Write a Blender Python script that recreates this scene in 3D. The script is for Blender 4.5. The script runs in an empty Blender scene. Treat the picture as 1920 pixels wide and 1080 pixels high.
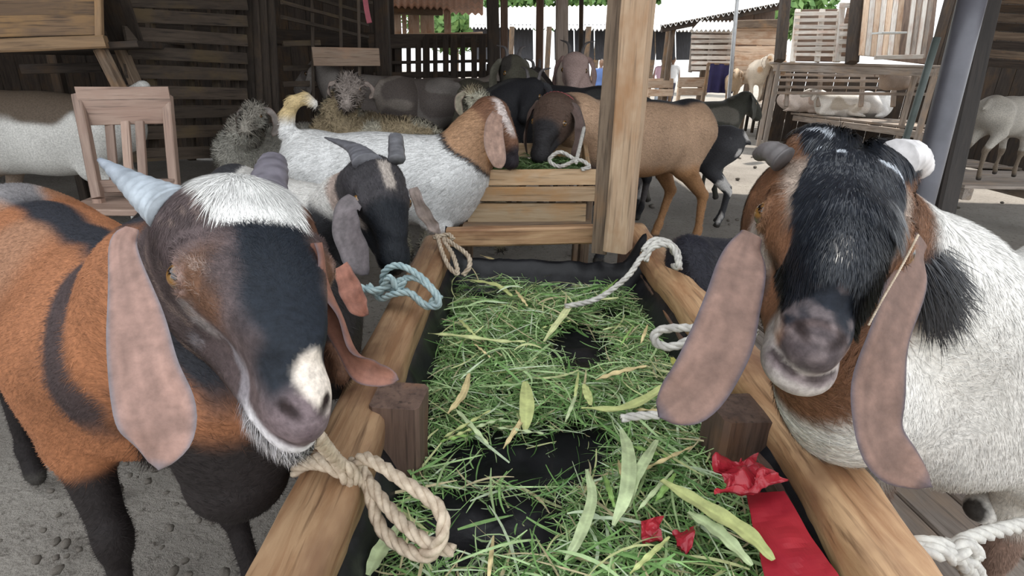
import bpy, math, random
import numpy as np
from mathutils import Matrix, Vector

random.seed(7)
RNG = np.random.default_rng(11)
SC = bpy.context.scene
COL = SC.collection

# ------------------------------------------------------------------ camera
F = 1080.0
CX, CY = 960.0, 540.0
H = 1.05                                   # eye height
def _n(v):
    v = np.asarray(v, float); return v / np.linalg.norm(v)
_dn = _n([849 - CX, 3356 - CY, F])          # world down, in camera axes (x right, y down, z forward)
_fw = _n([-1, 126 - CY, F])                 # along the trough
_fw = _n(_fw - _dn * _fw.dot(_dn))
_zx = -_dn
_rx = np.cross(_fw, _zx)
# rows: world axes expressed in camera axes
if _rx[0] < 0: _rx = -_rx
W2C = np.stack([_rx, _fw, _zx])            # world = W2C @ cam
CAM = np.array([0, 0, H])
def at(px, py, z):
    """point seen at a pixel of the photograph at depth z (metres)"""
    c = np.array([(px - CX) / F * z, (py - CY) / F * z, z])
    return CAM + W2C @ c
def on(px, py, h):
    """point seen at a pixel, at height h"""
    d = W2C @ np.array([(px - CX) / F, (py - CY) / F, 1.0])
    return CAM + d * ((h - H) / d[2])
def ony(px, py, y):
    d = W2C @ np.array([(px - CX) / F, (py - CY) / F, 1.0])
    return CAM + d * (y / d[1])

cd = bpy.data.cameras.new('camera'); cam = bpy.data.objects.new('camera', cd); COL.objects.link(cam)
cd.sensor_width = 36; cd.lens = 36 * F / 1920; cd.clip_start = 0.02; cd.clip_end = 300
M = Matrix.Identity(4)
ax, ay, az = W2C @ np.array([1, 0, 0]), W2C @ np.array([0, -1, 0]), W2C @ np.array([0, 0, -1])
for i in range(3):
    M[i][0], M[i][1], M[i][2], M[i][3] = ax[i], ay[i], az[i], CAM[i]
cam.matrix_world = M
SC.camera = cam

# ------------------------------------------------------------------ sky, sun, exposure
w = bpy.data.worlds.new('sky'); SC.world = w; w.use_nodes = True
bg = w.node_tree.nodes['Background']
bg.inputs[0].default_value = (0.93, 0.965, 1.0, 1); bg.inputs[1].default_value = 1.0
sd = bpy.data.lights.new('sun', 'SUN'); sd.energy = 3.0; sd.angle = 0.02; sd.color = (1, .93, .84)
sun = bpy.data.objects.new('sun', sd); COL.objects.link(sun); sun.location = (3, 12, 12)
sun.rotation_euler = (Vector((-0.25, -0.55, -1.0))).to_track_quat('-Z', 'Y').to_euler()
SC.view_settings.view_transform = 'Standard'; SC.view_settings.look = 'None'
SC.view_settings.gamma = 1.0; SC.view_settings.use_curve_mapping = False
SC.view_settings.exposure = 1.02

# ------------------------------------------------------------------ object helpers
MW = {}
def thing(name, label, cat, loc, group=None):
    o = bpy.data.objects.new(name, None); COL.objects.link(o)
    o.location = tuple(loc); o.empty_display_size = .1
    MW[o] = Matrix.Translation(Vector(tuple(loc)))
    o['label'] = label; o['category'] = cat
    if group: o['group'] = group
    return o
def tag(o, label, cat, group=None, kind=None):
    o['label'] = label; o['category'] = cat
    if group: o['group'] = group
    if kind: o['kind'] = kind
    return o
def put(o, parent=None, Mx=None):
    Mx = Mx or Matrix.Identity(4)
    COL.objects.link(o)
    MW[o] = Mx
    if parent is not None:
        o.parent = parent
        o.matrix_basis = MW[parent].inverted() @ Mx
    else:
        o.matrix_basis = Mx
    return o
def mesh_np(name, V, Fq, smooth=True, mats=(), cols=None, vecs=None):
    """V (n,3), Fq list of arrays (each m x k)"""
    me = bpy.data.meshes.new(name)
    V = np.asarray(V, np.float32)
    me.vertices.add(len(V)); me.vertices.foreach_set('co', V.ravel())
    loops = np.concatenate([f.ravel() for f in Fq]).astype(np.int32)
    sizes = np.concatenate([np.full(len(f), f.shape[1], np.int32) for f in Fq])
    starts = np.concatenate([[0], np.cumsum(sizes)[:-1]]).astype(np.int32)
    me.loops.add(len(loops)); me.loops.foreach_set('vertex_index', loops)
    me.polygons.add(len(sizes)); me.polygons.foreach_set('loop_start', starts)
    me.polygons.foreach_set('loop_total', sizes)
    me.polygons.foreach_set('use_smooth', np.full(len(sizes), smooth, bool))
    if cols is not None:
        a = me.attributes.new('col', 'FLOAT_COLOR', 'POINT')
        c = np.ones((len(V), 4), np.float32); c[:, :3] = cols; a.data.foreach_set('color', c.ravel())
    if vecs is not None:
        a = me.attributes.new('nrm', 'FLOAT_VECTOR', 'POINT'); a.data.foreach_set('vector', np.asarray(vecs, np.float32).ravel())
    for m in mats: me.materials.append(m)
    me.update(calc_edges=True); me.validate()
    return me
def mobj(name, V, Fq, mat, parent=None, label=None, smooth=True, cols=None, vecs=None, center=True):
    V = np.asarray(V, float)
    c = V.mean(0) if center else np.zeros(3)
    me = mesh_np(name, V - c, Fq, smooth, (mat,), cols, vecs)
    o = put(bpy.data.objects.new(name, me), parent, Matrix.Translation(Vector(tuple(c))))
    if label: o['label'] = label
    return o

# ------------------------------------------------------------------ materials
MATS = {}
def nt(name):
    m = bpy.data.materials.new(name); m.use_nodes = True
    t = m.node_tree; b = t.nodes['Principled BSDF']
    return m, t, b
def N(t, ty, **kw):
    n = t.nodes.new(ty)
    for k, v in kw.items():
        if k in n.inputs.keys(): n.inputs[k].default_value = v
        else: setattr(n, k, v)
    return n
def mixc(t, fac, a, b, blend='MIX'):
    n = t.nodes.new('ShaderNodeMix'); n.data_type = 'RGBA'; n.blend_type = blend
    for i, v in ((0, fac), (6, a), (7, b)):
        if hasattr(v, 'is_linked') or hasattr(v, 'node'): t.links.new(v, n.inputs[i])
        else: n.inputs[i].default_value = v if i == 0 else (*v, 1)[:4]
    return n.outputs[2]
def ramp(t, src, p0, p1):
    n = t.nodes.new('ShaderNodeMapRange'); n.inputs[1].default_value = p0; n.inputs[2].default_value = p1
    t.links.new(src, n.inputs[0]); return n.outputs[0]
def coords(t, scale, typ='Object'):
    c = t.nodes.new('ShaderNodeTexCoord'); m = t.nodes.new('ShaderNodeMapping')
    m.inputs['Scale'].default_value = scale
    oi = t.nodes.new('ShaderNodeObjectInfo')
    mu = t.nodes.new('ShaderNodeMath'); mu.operation = 'MULTIPLY'; mu.inputs[1].default_value = 37.0
    t.links.new(oi.outputs['Random'], mu.inputs[0])
    cm = t.nodes.new('ShaderNodeCombineXYZ')
    for i in range(3): t.links.new(mu.outputs[0], cm.inputs[i])
    t.links.new(c.outputs[typ], m.inputs[0]); t.links.new(cm.outputs[0], m.inputs['Location'])
    return m.outputs[0], oi
def wood(key, a, b, c=None, rough=.7, grain=1.0, bump=.35):
    if key in MATS: return MATS[key]
    m, t, bs = nt('wood_' + key)
    v, oi = coords(t, (2.2 * grain, 22 * grain, 22 * grain))
    n1 = N(t, 'ShaderNodeTexNoise', Scale=1.6, Detail=7, Roughness=.65, Distortion=.8); t.links.new(v, n1.inputs['Vector'])
    v2, _ = coords(t, (3.0, 5.5, 5.5))
    n2 = N(t, 'ShaderNodeTexNoise', Scale=1.3, Detail=4, Roughness=.6); t.links.new(v2, n2.inputs['Vector'])
    v3, _ = coords(t, (5, 110, 110))
    n3 = N(t, 'ShaderNodeTexNoise', Scale=1.0, Detail=3); t.links.new(v3, n3.inputs['Vector'])
    k = mixc(t, ramp(t, n1.outputs[0], .38, .64), a, b)
    if c: k = mixc(t, ramp(t, n2.outputs[0], .5, .68), k, c)
    dk = tuple(x * .45 for x in b)
    k = mixc(t, ramp(t, n3.outputs[0], .56, .75), k, dk)
    hs = t.nodes.new('ShaderNodeHueSaturation'); t.links.new(k, hs.inputs['Color'])
    mr = t.nodes.new('ShaderNodeMapRange'); mr.inputs[3].default_value = .72; mr.inputs[4].default_value = 1.22
    t.links.new(oi.outputs['Random'], mr.inputs[0]); t.links.new(mr.outputs[0], hs.inputs['Value'])
    t.links.new(hs.outputs[0], bs.inputs['Base Color'])
    bs.inputs['Roughness'].default_value = rough
    bp = N(t, 'ShaderNodeBump', Strength=bump, Distance=.004)
    ad = t.nodes.new('ShaderNodeMath'); ad.operation = 'ADD'
    t.links.new(n3.outputs[0], ad.inputs[0]); t.links.new(n1.outputs[0], ad.inputs[1])
    t.links.new(ad.outputs[0], bp.inputs['Height']); t.links.new(bp.outputs[0], bs.inputs['Normal'])
    MATS[key] = m; return m
def plain(key, a, b=None, rough=.6, scale=8, metal=0, bump=0, spec=.5, lo=.4, hi=.6, trans=0):
    if key in MATS: return MATS[key]
    m, t, bs = nt(key)
    v, oi = coords(t, (1, 1, 1))
    n1 = N(t, 'ShaderNodeTexNoise', Scale=scale, Detail=6, Roughness=.6); t.links.new(v, n1.inputs['Vector'])
    k = mixc(t, ramp(t, n1.outputs[0], lo, hi), a, b or tuple(x * .8 for x in a))
    t.links.new(k, bs.inputs['Base Color'])
    bs.inputs['Roughness'].default_value = rough; bs.inputs['Metallic'].default_value = metal
    bs.inputs['Specular IOR Level'].default_value = spec
    if bump:
        bp = N(t, 'ShaderNodeBump', Strength=bump, Distance=.006)
        t.links.new(n1.outputs[0], bp.inputs['Height']); t.links.new(bp.outputs[0], bs.inputs['Normal'])
    MATS[key] = m; return m
def vcol(key, rough=.6, spec=.4, strand=False, sheen=0., noise=60, amt=.35, streak=(1, 1, 1), trans=0.0):
    """colour read from the mesh's own colour attribute, broken up by a fine noise"""
    if key in MATS: return MATS[key]
    m, t, bs = nt(key)
    a = t.nodes.new('ShaderNodeAttribute'); a.attribute_name = 'col'
    v, oi = coords(t, streak)
    n1 = N(t, 'ShaderNodeTexNoise', Scale=noise, Detail=4, Roughness=.6); t.links.new(v, n1.inputs['Vector'])
    mr = t.nodes.new('ShaderNodeMapRange'); mr.inputs[1].default_value = .3; mr.inputs[2].default_value = .7
    mr.inputs[3].default_value = 1 - amt; mr.inputs[4].default_value = 1 + amt
    t.links.new(n1.outputs[0], mr.inputs[0])
    hs = t.nodes.new('ShaderNodeHueSaturation'); t.links.new(a.outputs['Color'], hs.inputs['Color']); t.links.new(mr.outputs[0], hs.inputs['Value'])
    t.links.new(hs.outputs[0], bs.inputs['Base Color'])
    bs.inputs['Roughness'].default_value = rough; bs.inputs['Specular IOR Level'].default_value = spec
    if sheen: bs.inputs['Sheen Weight'].default_value = sheen
    if strand:
        g = t.nodes.new('ShaderNodeAttribute'); g.attribute_name = 'nrm'
        t.links.new(g.outputs['Vector'], bs.inputs['Normal'])
    else:
        bp = N(t, 'ShaderNodeBump', Strength=.35, Distance=.003)
        t.links.new(n1.outputs[0], bp.inputs['Height']); t.links.new(bp.outputs[0], bs.inputs['Normal'])
    MATS[key] = m; return m

# ------------------------------------------------------------------ solid shapes
def frame_x(a, b, up=(0, 0, 1), twist=0):
    a, b = np.asarray(a, float), np.asarray(b, float)
    x = _n(b - a); u = np.asarray(up, float)
    if abs(x.dot(_n(u))) > .98: u = np.array([0, 1, 0.])
    y = _n(np.cross(u, x)); z = np.cross(x, y)
    if twist:
        c, s = math.cos(twist), math.sin(twist); y, z = y * c + z * s, z * c - y * s
    return x, y, z
def plank(name, a, b, w, t, mat, parent=None, up=(0, 0, 1), segs=1, jit=0.0, bev=.12, twist=0, label=None, taper=1.0, wave=0):
    """a board or beam whose length runs along its own X; w across, t along 'up'"""
    a, b = np.asarray(a, float), np.asarray(b, float)
    L = np.linalg.norm(b - a); x, y, z = frame_x(a, b, up, twist)
    e = bev * min(w, t)
    if bev > 0:
        sec = [(-w/2 + e, -t/2), (w/2 - e, -t/2), (w/2, -t/2 + e), (w/2, t/2 - e), (w/2 - e, t/2), (-w/2 + e, t/2), (-w/2, t/2 - e), (-w/2, -t/2 + e)]
    else:
        sec = [(-w/2, -t/2), (w/2, -t/2), (w/2, t/2), (-w/2, t/2)]
    sec = np.array(sec); k = len(sec); V = []
    for i in range(segs + 1):
        u = i / segs; s = 1 + (taper - 1) * u
        jj = RNG.normal(0, jit, (k, 2)) if jit else 0
        off = np.array([wave * math.sin(u * 5.1 + a[0] * 9), wave * math.cos(u * 3.7 + a[1] * 7)]) if wave else 0
        r = sec * s + jj + off
        V.append(np.column_stack([np.full(k, (u - .5) * L), r[:, 0], r[:, 1]]))
    V = np.concatenate(V)
    q = []
    for i in range(segs):
        for j in range(k):
            q.append((i * k + j, i * k + (j + 1) % k, (i + 1) * k + (j + 1) % k, (i + 1) * k + j))
    caps = np.array([list(range(k))[::-1], [segs * k + j for j in range(k)]])
    me = mesh_np(name, V, [np.array(q)[:, ::-1], caps[:, ::-1]], smooth=False, mats=(mat,))
    Mx = Matrix.Identity(4); c = (a + b) / 2
    for i in range(3):
        Mx[i][0], Mx[i][1], Mx[i][2], Mx[i][3] = x[i], y[i], z[i], c[i]
    o = put(bpy.data.objects.new(name, me), parent, Mx)
    if label: o['label'] = label
    return o
def catmull(P, n):
    P = np.asarray(P, float)
    Q = np.vstack([2 * P[0] - P[1], P, 2 * P[-1] - P[-2]])
    m = len(P) - 1; out = []
    for u in np.linspace(0, m, n):
        i = min(int(u), m - 1); f = u - i
        p0, p1, p2, p3 = Q[i:i + 4]
        out.append(.5 * (2*p1 + (p2-p0)*f + (2*p0-5*p1+4*p2-p3)*f*f + (3*p1-p0-3*p2+p3)*f**3))
    return np.array(out)
def frames(P):
    T = np.gradient(P, axis=0); T /= np.linalg.norm(T, axis=1)[:, None] + 1e-12
    n = np.cross(T[0], [0, 0, 1.]);
    if np.linalg.norm(n) < .1: n = np.cross(T[0], [1., 0, 0])
    n = _n(n); Ns = []
    for t in T:
        n = n - t * n.dot(t); n = n / (np.linalg.norm(n) + 1e-12); Ns.append(n)
    Ns = np.array(Ns); return T, Ns, np.cross(T, Ns)
def tube_np(P, r, k=8, off=None, cap=True, sq=1.0):
    P = np.asarray(P, float); T, A, B = frames(P) if off is None else off
    r = np.broadcast_to(np.asarray(r, float), (len(P),))
    th = np.arange(k) / k * 2 * math.pi
    V = P[:, None, :] + r[:, None, None] * (np.cos(th)[None, :, None] * A[:, None, :] + sq * np.sin(th)[None, :, None] * B[:, None, :])
    n = len(P); V = V.reshape(-1, 3)
    i, j = np.meshgrid(np.arange(n - 1), np.arange(k), indexing='ij')
    q = np.stack([i * k + j, i * k + (j + 1) % k, (i + 1) * k + (j + 1) % k, (i + 1) * k + j], -1).reshape(-1, 4)
    Fq = [q]
    if cap: Fq.append(np.array([list(range(k))[::-1], [(n - 1) * k + jj for jj in range(k)]]))
    return V, Fq
def merge(parts):
    Vs, d, o = [], {}, 0
    for V, Fq in parts:
        for f in Fq: d.setdefault(f.shape[1], []).append(f + o)
        Vs.append(V); o += len(V)
    return np.vstack(Vs), [np.vstack(v) for v in d.values()]
def rope_np(pts, r, n=None, strands=3, pitch=None, k=6):
    P0 = catmull(pts, 40)
    L = np.linalg.norm(np.diff(P0, axis=0), axis=1).sum()
    n = n or int(min(260, max(30, L / (r * .9))))
    P = catmull(pts, n); T, A, B = frames(P)
    pitch = pitch or r * 7
    s = np.concatenate([[0], np.cumsum(np.linalg.norm(np.diff(P, axis=0), axis=1))])
    parts = []
    for q in range(strands):
        ph = s / pitch * 2 * math.pi + q * 2 * math.pi / strands
        C = P + (r * .5) * (np.cos(ph)[:, None] * A + np.sin(ph)[:, None] * B)
        parts.append(tube_np(C, r * .56, k))
    return merge(parts)
def rope(name, lines, r, mat, label, cat='rope', group=None, **kw):
    V, Fq = merge([rope_np(l, r, **kw) for l in lines])
    o = mobj(name, V, Fq, mat); tag(o, label, cat, group); return o
def grid_faces(n, m):
    i, j = np.meshgrid(np.arange(n - 1), np.arange(m - 1), indexing='ij')
    return np.stack([i * m + j, i * m + j + 1, (i + 1) * m + j + 1, (i + 1) * m + j], -1).reshape(-1, 4)
def noise3(P, f, seed=0):
    """smooth value noise in 0..1"""
    Q = np.asarray(P, float) * f + seed * 17.31 + 1000.0
    I = np.floor(Q).astype(np.int64); R = Q - I; R = R * R * (3 - 2 * R); out = 0
    for dx in (0, 1):
        for dy in (0, 1):
            for dz in (0, 1):
                h = (I[:, 0] + dx) * 374761393 + (I[:, 1] + dy) * 668265263 + (I[:, 2] + dz) * 2147483647 + seed * 1274126177
                h = (h ^ (h >> 13)) * 1274126177 & 0x7fffffff
                h = (h ^ (h >> 16)) % 65536 / 65535.0
                out = out + h * (R[:, 0] if dx else 1 - R[:, 0]) * (R[:, 1] if dy else 1 - R[:, 1]) * (R[:, 2] if dz else 1 - R[:, 2])
    return out
def sstep(a, b, x):
    t = np.clip((x - a) / (b - a + 1e-12), 0, 1); return t * t * (3 - 2 * t)

# ------------------------------------------------------------------ bodies: smooth blended solids turned into one skin
def RC(a, b, ra, rb, k=.03, ax=None, s=1.0, sub=False):
    return dict(t=0, a=np.array(a, float), b=np.array(b, float), ra=ra, rb=rb, k=k, ax=None if ax is None else _n(ax), s=s, sub=sub)
def EL(c, r, R=None, k=.03, sub=False):
    return dict(t=1, a=np.array(c, float), r=np.array(r, float), R=np.eye(3) if R is None else np.array(R, float), k=k, sub=sub)
def pd(p, P):
    if p['t'] == 0:
        ba = p['b'] - p['a']; q = P - p['a']
        t = np.clip(q @ ba / (ba @ ba + 1e-12), 0, 1)
        q = q - t[:, None] * ba
        if p['ax'] is not None and p['s'] != 1:
            q = q + (q @ p['ax'])[:, None] * p['ax'] * (1 / p['s'] - 1)
        return np.linalg.norm(q, axis=1) - (p['ra'] + (p['rb'] - p['ra']) * t)
    q = (P - p['a']) @ p['R'].T
    k0 = np.linalg.norm(q / p['r'], axis=1); k1 = np.linalg.norm(q / p['r'] ** 2, axis=1) + 1e-9
    return k0 * (k0 - 1) / k1
def field(prims, P):
    d = np.full(len(P), 1e3)
    for p in prims:
        e = pd(p, P); k = p['k']
        if p['sub']:
            h = np.clip(.5 - .5 * (d + e) / k, 0, 1); d = d + (-e - d) * h + k * h * (1 - h)
        else:
            h = np.clip(.5 + .5 * (d - e) / k, 0, 1); d = d + (e - d) * h - k * h * (1 - h)
    return d
def skin(prims, res, lo, hi, B=12, region=None):
    """surface nets over blocks that the surface passes through"""
    lo = np.floor(np.asarray(lo) / res).astype(int); hi = np.ceil(np.asarray(hi) / res).astype(int)
    nb = (hi - lo) // B + 1
    g = np.stack(np.meshgrid(*[np.arange(n) for n in nb], indexing='ij'), -1).reshape(-1, 3)
    cen = (lo + g * B + B / 2) * res; rad = B * res * .87
    d = field(prims, cen); act = np.abs(d) < rad * 1.7 + res * 2
    g, cen = g[act], cen[act]
    D = np.stack([pd(p, cen) for p in prims], 1)
    N1 = 60000; off = 2000
    def gid(c): return ((c[:, 0] + off) * N1 + (c[:, 1] + off)) * N1 + (c[:, 2] + off)
    idx = np.stack(np.meshgrid(*[np.arange(B + 1)] * 3, indexing='ij'), -1).reshape(-1, 3)
    ids, pos, quads = [], [], []
    for bi in range(len(g)):
        base = lo + g[bi] * B
        near = D[bi] < max(D[bi].min(), 0) + 2.2 * rad + .05
        pr = [p for p, n in zip(prims, near) if n]
        v = field(pr, (base + idx) * res).reshape(B + 1, B + 1, B + 1)
        s = v < 0
        if s.all() or not s.any(): continue
        sx, sy, sz = s[:-1] != s[1:], s[:, :-1] != s[:, 1:], s[:, :, :-1] != s[:, :, 1:]
        c8 = [s[i:B + i, j:B + j, k:B + k] for i in (0, 1) for j in (0, 1) for k in (0, 1)]
        tot = sum(c.astype(int) for c in c8); cc = np.argwhere((tot > 0) & (tot < 8))
        if not len(cc): continue
        acc = np.zeros((len(cc), 3)); cnt = np.zeros(len(cc))
        i, j, k = cc.T
        for axis in range(3):
            for u in (0, 1):
                for w_ in (0, 1):
                    o0 = [0, 0, 0]; oth = [q for q in range(3) if q != axis]
                    o0[oth[0]] = u; o0[oth[1]] = w_; o1 = list(o0); o1[axis] = 1
                    a = v[i + o0[0], j + o0[1], k + o0[2]]; b = v[i + o1[0], j + o1[1], k + o1[2]]
                    m = (a < 0) != (b < 0); t = np.where(m, a / (a - b + 1e-20), 0)
                    pnt = np.tile(np.array(o0, float), (len(cc), 1)); pnt[:, axis] = t
                    acc += pnt * m[:, None]; cnt += m
        P = (base + cc + acc / cnt[:, None]) * res
        ids.append(gid(base + cc)); pos.append(P)
        for axis, sa in ((0, sx), (1, sy), (2, sz)):
            e = np.argwhere(sa[:B, :B, :B])
            if not len(e): continue
            gp = base + e; o1, o2 = [np.eye(3, dtype=int)[(axis + q) % 3] for q in (1, 2)]
            q = np.stack([gid(gp), gid(gp - o1), gid(gp - o1 - o2), gid(gp - o2)], 1)
            fl = ~s[e[:, 0], e[:, 1], e[:, 2]]
            q[fl] = q[fl][:, ::-1]; quads.append(q)
    ids = np.concatenate(ids); pos = np.concatenate(pos); q = np.concatenate(quads)
    u, first = np.unique(ids, return_index=True); pos = pos[first]
    k = np.searchsorted(u, q); k = np.clip(k, 0, len(u) - 1)
    ok = (u[k] == q).all(1); k = k[ok]
    return pos, k
def normals(V, Q):
    a = V[Q[:, 2]] - V[Q[:, 0]]; b = V[Q[:, 3]] - V[Q[:, 1]]; n = np.cross(a, b)
    out = np.zeros_like(V)
    for i in range(4): np.add.at(out, Q[:, i], n)
    return out / (np.linalg.norm(out, axis=1)[:, None] + 1e-12), np.linalg.norm(n, axis=1) / 2
# ------------------------------------------------------------------ goats
FUR = vcol('coat', rough=.65, spec=.2, noise=140, amt=.28)
FURL = vcol('coat_rough', rough=.8, spec=.2, noise=35, amt=.3)
HAIR = vcol('hair_strand', rough=.55, spec=.25, strand=True, noise=30, amt=.15)
HAIRG = vcol('hair_glossy', rough=.32, spec=.5, strand=True, noise=30, amt=.15)
EARM = vcol('ear_skin', rough=.6, spec=.35, noise=90, amt=.18)
HORN = vcol('horn', rough=.5, spec=.4, noise=40, amt=.25, streak=(1, 1, 1))
EYEM = vcol('eye_wet', rough=.06, spec=.9, noise=20, amt=.05)
def segd(P, a, b):
    a, b = np.array(a), np.array(b); t = np.clip((P - a) @ (b - a) / ((b - a) @ (b - a)), 0, 1)
    return np.linalg.norm(P - a - t[:, None] * (b - a), axis=1)
def headmask(hl, n=0):
    return sstep(.100, .082, segd(hl, (.015, 0, -.05), (.25, 0, -.07)) + n)
class HeadFrame:
    def __init__(s, poll, muz, right=None, left=None, up=None, wf=1.0):
        s.O = np.asarray(poll, float); m = np.asarray(muz, float)
        s.s = np.linalg.norm(m - s.O) / .285; s.X = _n(m - s.O)
        if right is not None: y = np.asarray(left, float) - np.asarray(right, float)
        else: y = np.cross(np.array(up if up is not None else (0, 0, 1.)), s.X)
        s.Y = _n(y - s.X * s.X.dot(y)); s.Z = np.cross(s.X, s.Y); s.wf = wf
        s.R = np.stack([s.X, s.Y, s.Z])
    def p(s, x, y, z): return s.O + s.s * (x * s.X + y * s.wf * s.Y + z * s.Z)
    def loc(s, P):
        q = (P - s.O) @ s.R.T / s.s; q[:, 1] /= s.wf; return q
def head_prims(h, roman=.0, k=1.0, snout=1.0, fine=True):
    s = h.s; w = h.wf; P = h.p; out = []
    def rc(a, b, ra, rb, kk, sq=1.0, sub=False): out.append(RC(P(*a), P(*b), ra * s, rb * s, kk * s, h.Y, sq * w, sub))
    def el(c, r, kk, sub=False): out.append(EL(P(*c), (r[0] * s, r[1] * s * w, r[2] * s), h.R, kk * s, sub))
    el((.030, 0, -.052), (.066, .056, .058), .03)                 # cranium
    rc((.040, 0, -.042), (.115, 0, -.044), .058, .047, .03)         # brow
    rc((.115, 0, -.045), (.240, 0, -.062), .040, .025 * snout, .03)   # bridge
    if roman: el((.155, 0, -.020), (.085, .030, .030 * roman), .04)
    for y in (-1, 1):
        el((.070, y * .034, -.088), (.058, .022, .042), .03)         # cheek muscle
        rc((.075, y * .028, -.112), (.225, y * .009, -.098), .024, .015, .03)
        rc((.085, y * .046, -.022), (.118, y * .042, -.030), .013, .011, .012)  # brow ridge
    el((.254, 0, -.068), (.036, .030 * snout ** 1.6, .027), .02)          # upper lip
    el((.243, 0, -.097), (.036, .024 * snout, .018), .016)         # chin
    if fine:
        for y in (-1, 1):
            out.append(EL(P(.104, y * .063, -.038), (.018 * s, .014 * s, .014 * s), h.R, .010 * s, True))
            for a0, a1 in ((-1, -.3), (-.3, .4), (.4, 1)):           # upper lid
                rc((.104 + .017 * a0, y * .055, -.0245 - .010 * a0 * a0), (.104 + .017 * a1, y * .055, -.0245 - .010 * a1 * a1), .0042, .0042, .004)
                rc((.104 + .017 * a0, y * .055, -.053 + .009 * a0 * a0), (.104 + .017 * a1, y * .055, -.053 + .009 * a1 * a1), .0038, .0038, .004)
            out.append(RC(P(.284, y * .013 * snout, -.049), P(.268, y * .022 * snout, -.047), .0060 * s, .0042 * s, .004 * s, sub=True))
            out.append(RC(P(.293, 0, -.086), P(.262, y * .026, -.084), .0042 * s, .0040 * s, .003 * s, sub=True))
            out.append(RC(P(.262, y * .026, -.084), P(.215, y * .031, -.080), .0040 * s, .0015 * s, .003 * s, sub=True))
        out.append(RC(P(.292, 0, -.072), P(.290, 0, -.084), 0.0024 * s, .0024 * s, .003 * s, sub=True))
    return out
class Body:
    def __init__(s, C, f, sc=1.0, ground=0.0):
        s.C = np.array([C[0], C[1], ground]); f = np.array([f[0], f[1], 0.]); s.f = _n(f)
        s.l = np.array([-s.f[1], s.f[0], 0]); s.s = sc
    def p(s, x, y, z): return s.C + s.s * (x * s.f + y * s.l + z * np.array([0, 0, 1.]))
    def loc(s, P):
        q = (P - s.C) / s.s; return np.stack([q @ s.f, q @ s.l, q[:, 2]], 1)
def body_prims(b, feet=None, fat=1.0, tail=((-.43, 0, .74), (-.50, 0, .66)), lying=False, tailr=.022):
    s = b.s; out = []; L = b.l
    def rc(a, c, ra, rb, kk=.06, sq=1.0): out.append(RC(b.p(*a), b.p(*c), ra * s, rb * s, kk * s, L, sq))
    def el(c, r, kk=.07): out.append(EL(b.p(*c), np.array(r) * s, np.stack([b.f, b.l, [0, 0, 1.]]), kk * s))
    dz = -.42 if lying else 0
    el((-.02, 0, .585 + dz), (.36, .160 * fat, .185 * fat)); el((.24, 0, .58 + dz), (.19, .125 * fat, .19))
    rc((-.32, 0, .67 + dz), (.26, 0, .69 + dz), .085, .08)
    el((-.33, 0, .64 + dz), (.14, .115 * fat, .14))
    rc((.30, 0, .50 + dz), (.33, 0, .62 + dz), .085, .09)                                 # brisket
    rc(tail[0] if not lying else (-.44, 0, .30), tail[1] if not lying else (-.49, 0, .2), tailr, tailr * .7, .03)
    if lying:
        for y in (-1, 1):
            rc((-.26, y * .10, .16), (-.10, y * .17, .10), .10, .05); rc((-.10, y * .17, .07), (-.30, y * .19, .035), .035, .022, .03)
            rc((.26, y * .08, .16), (.33, y * .10, .06), .06, .035); rc((.33, y * .10, .04), (.14, y * .12, .03), .028, .02, .03)
        return out
    fe = {'fl': (.28, .085), 'fr': (.28, -.085), 'hl': (-.37, .085), 'hr': (-.37, -.085)}
    if feet: fe.update(feet)
    for key, y in (('fl', 1), ('fr', -1)):
        if fe[key] is None: continue
        fx, fy = fe[key]; kx = .27 + (fx - .28) * .55; ky = y * .085 + (fy - y * .085) * .55
        rc((.25, y * .085, .60), (.24, y * .095, .44), .085, .048)
        rc((.24, y * .095, .44), (kx + .02, ky, .26), .044, .027, .03)
        rc((kx + .02, ky, .27), (kx + .02, ky, .235), .029, .027, .015)
        rc((kx + .02, ky, .25), (fx - .01, fy, .085), .022, .017, .02)
        rc((fx - .01, fy, .085), (fx + .015, fy, .03), .021, .024, .02); rc((fx + .005, fy, .018), (fx + .03, fy, .016), .020, .018, .01)
    for key, y in (('hl', 1), ('hr', -1)):
        if fe[key] is None: continue
        fx, fy = fe[key]; dx = fx + .37
        rc((-.31, y * .075, .62), (-.25, y * .09, .45), .105, .062)
        rc((-.25, y * .09, .44), (-.40 + dx * .5, y * .085 + (fy - y * .085) * .5, .29), .055, .030, .03)
        rc((-.405 + dx * .5, y * .085 + (fy - y * .085) * .5, .29), (fx - .015, fy, .09), .026, .018, .02)
        rc((fx - .015, fy, .09), (fx + .01, fy, .03), .021, .024, .02); rc((fx, fy, .018), (fx + .025, fy, .016), .020, .018, .01)
    return out
def neck_prims(b, h, r0=.115, r1=.070, mid=None, base=(.33, 0, .64), hp=(.015, 0, -.075), lying=False):
    A = b.p(base[0], base[1], base[2] - (.42 if lying else 0)); B = h.p(*hp)
    Mi = (A + B) / 2 + np.array([0, 0, .01]) if mid is None else np.asarray(mid)
    rm = (r0 + r1) / 2
    return [RC(A, Mi, r0 * b.s, rm * b.s, .07 * b.s), RC(Mi, B, rm * b.s, r1 * h.s, .05 * b.s)]
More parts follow.
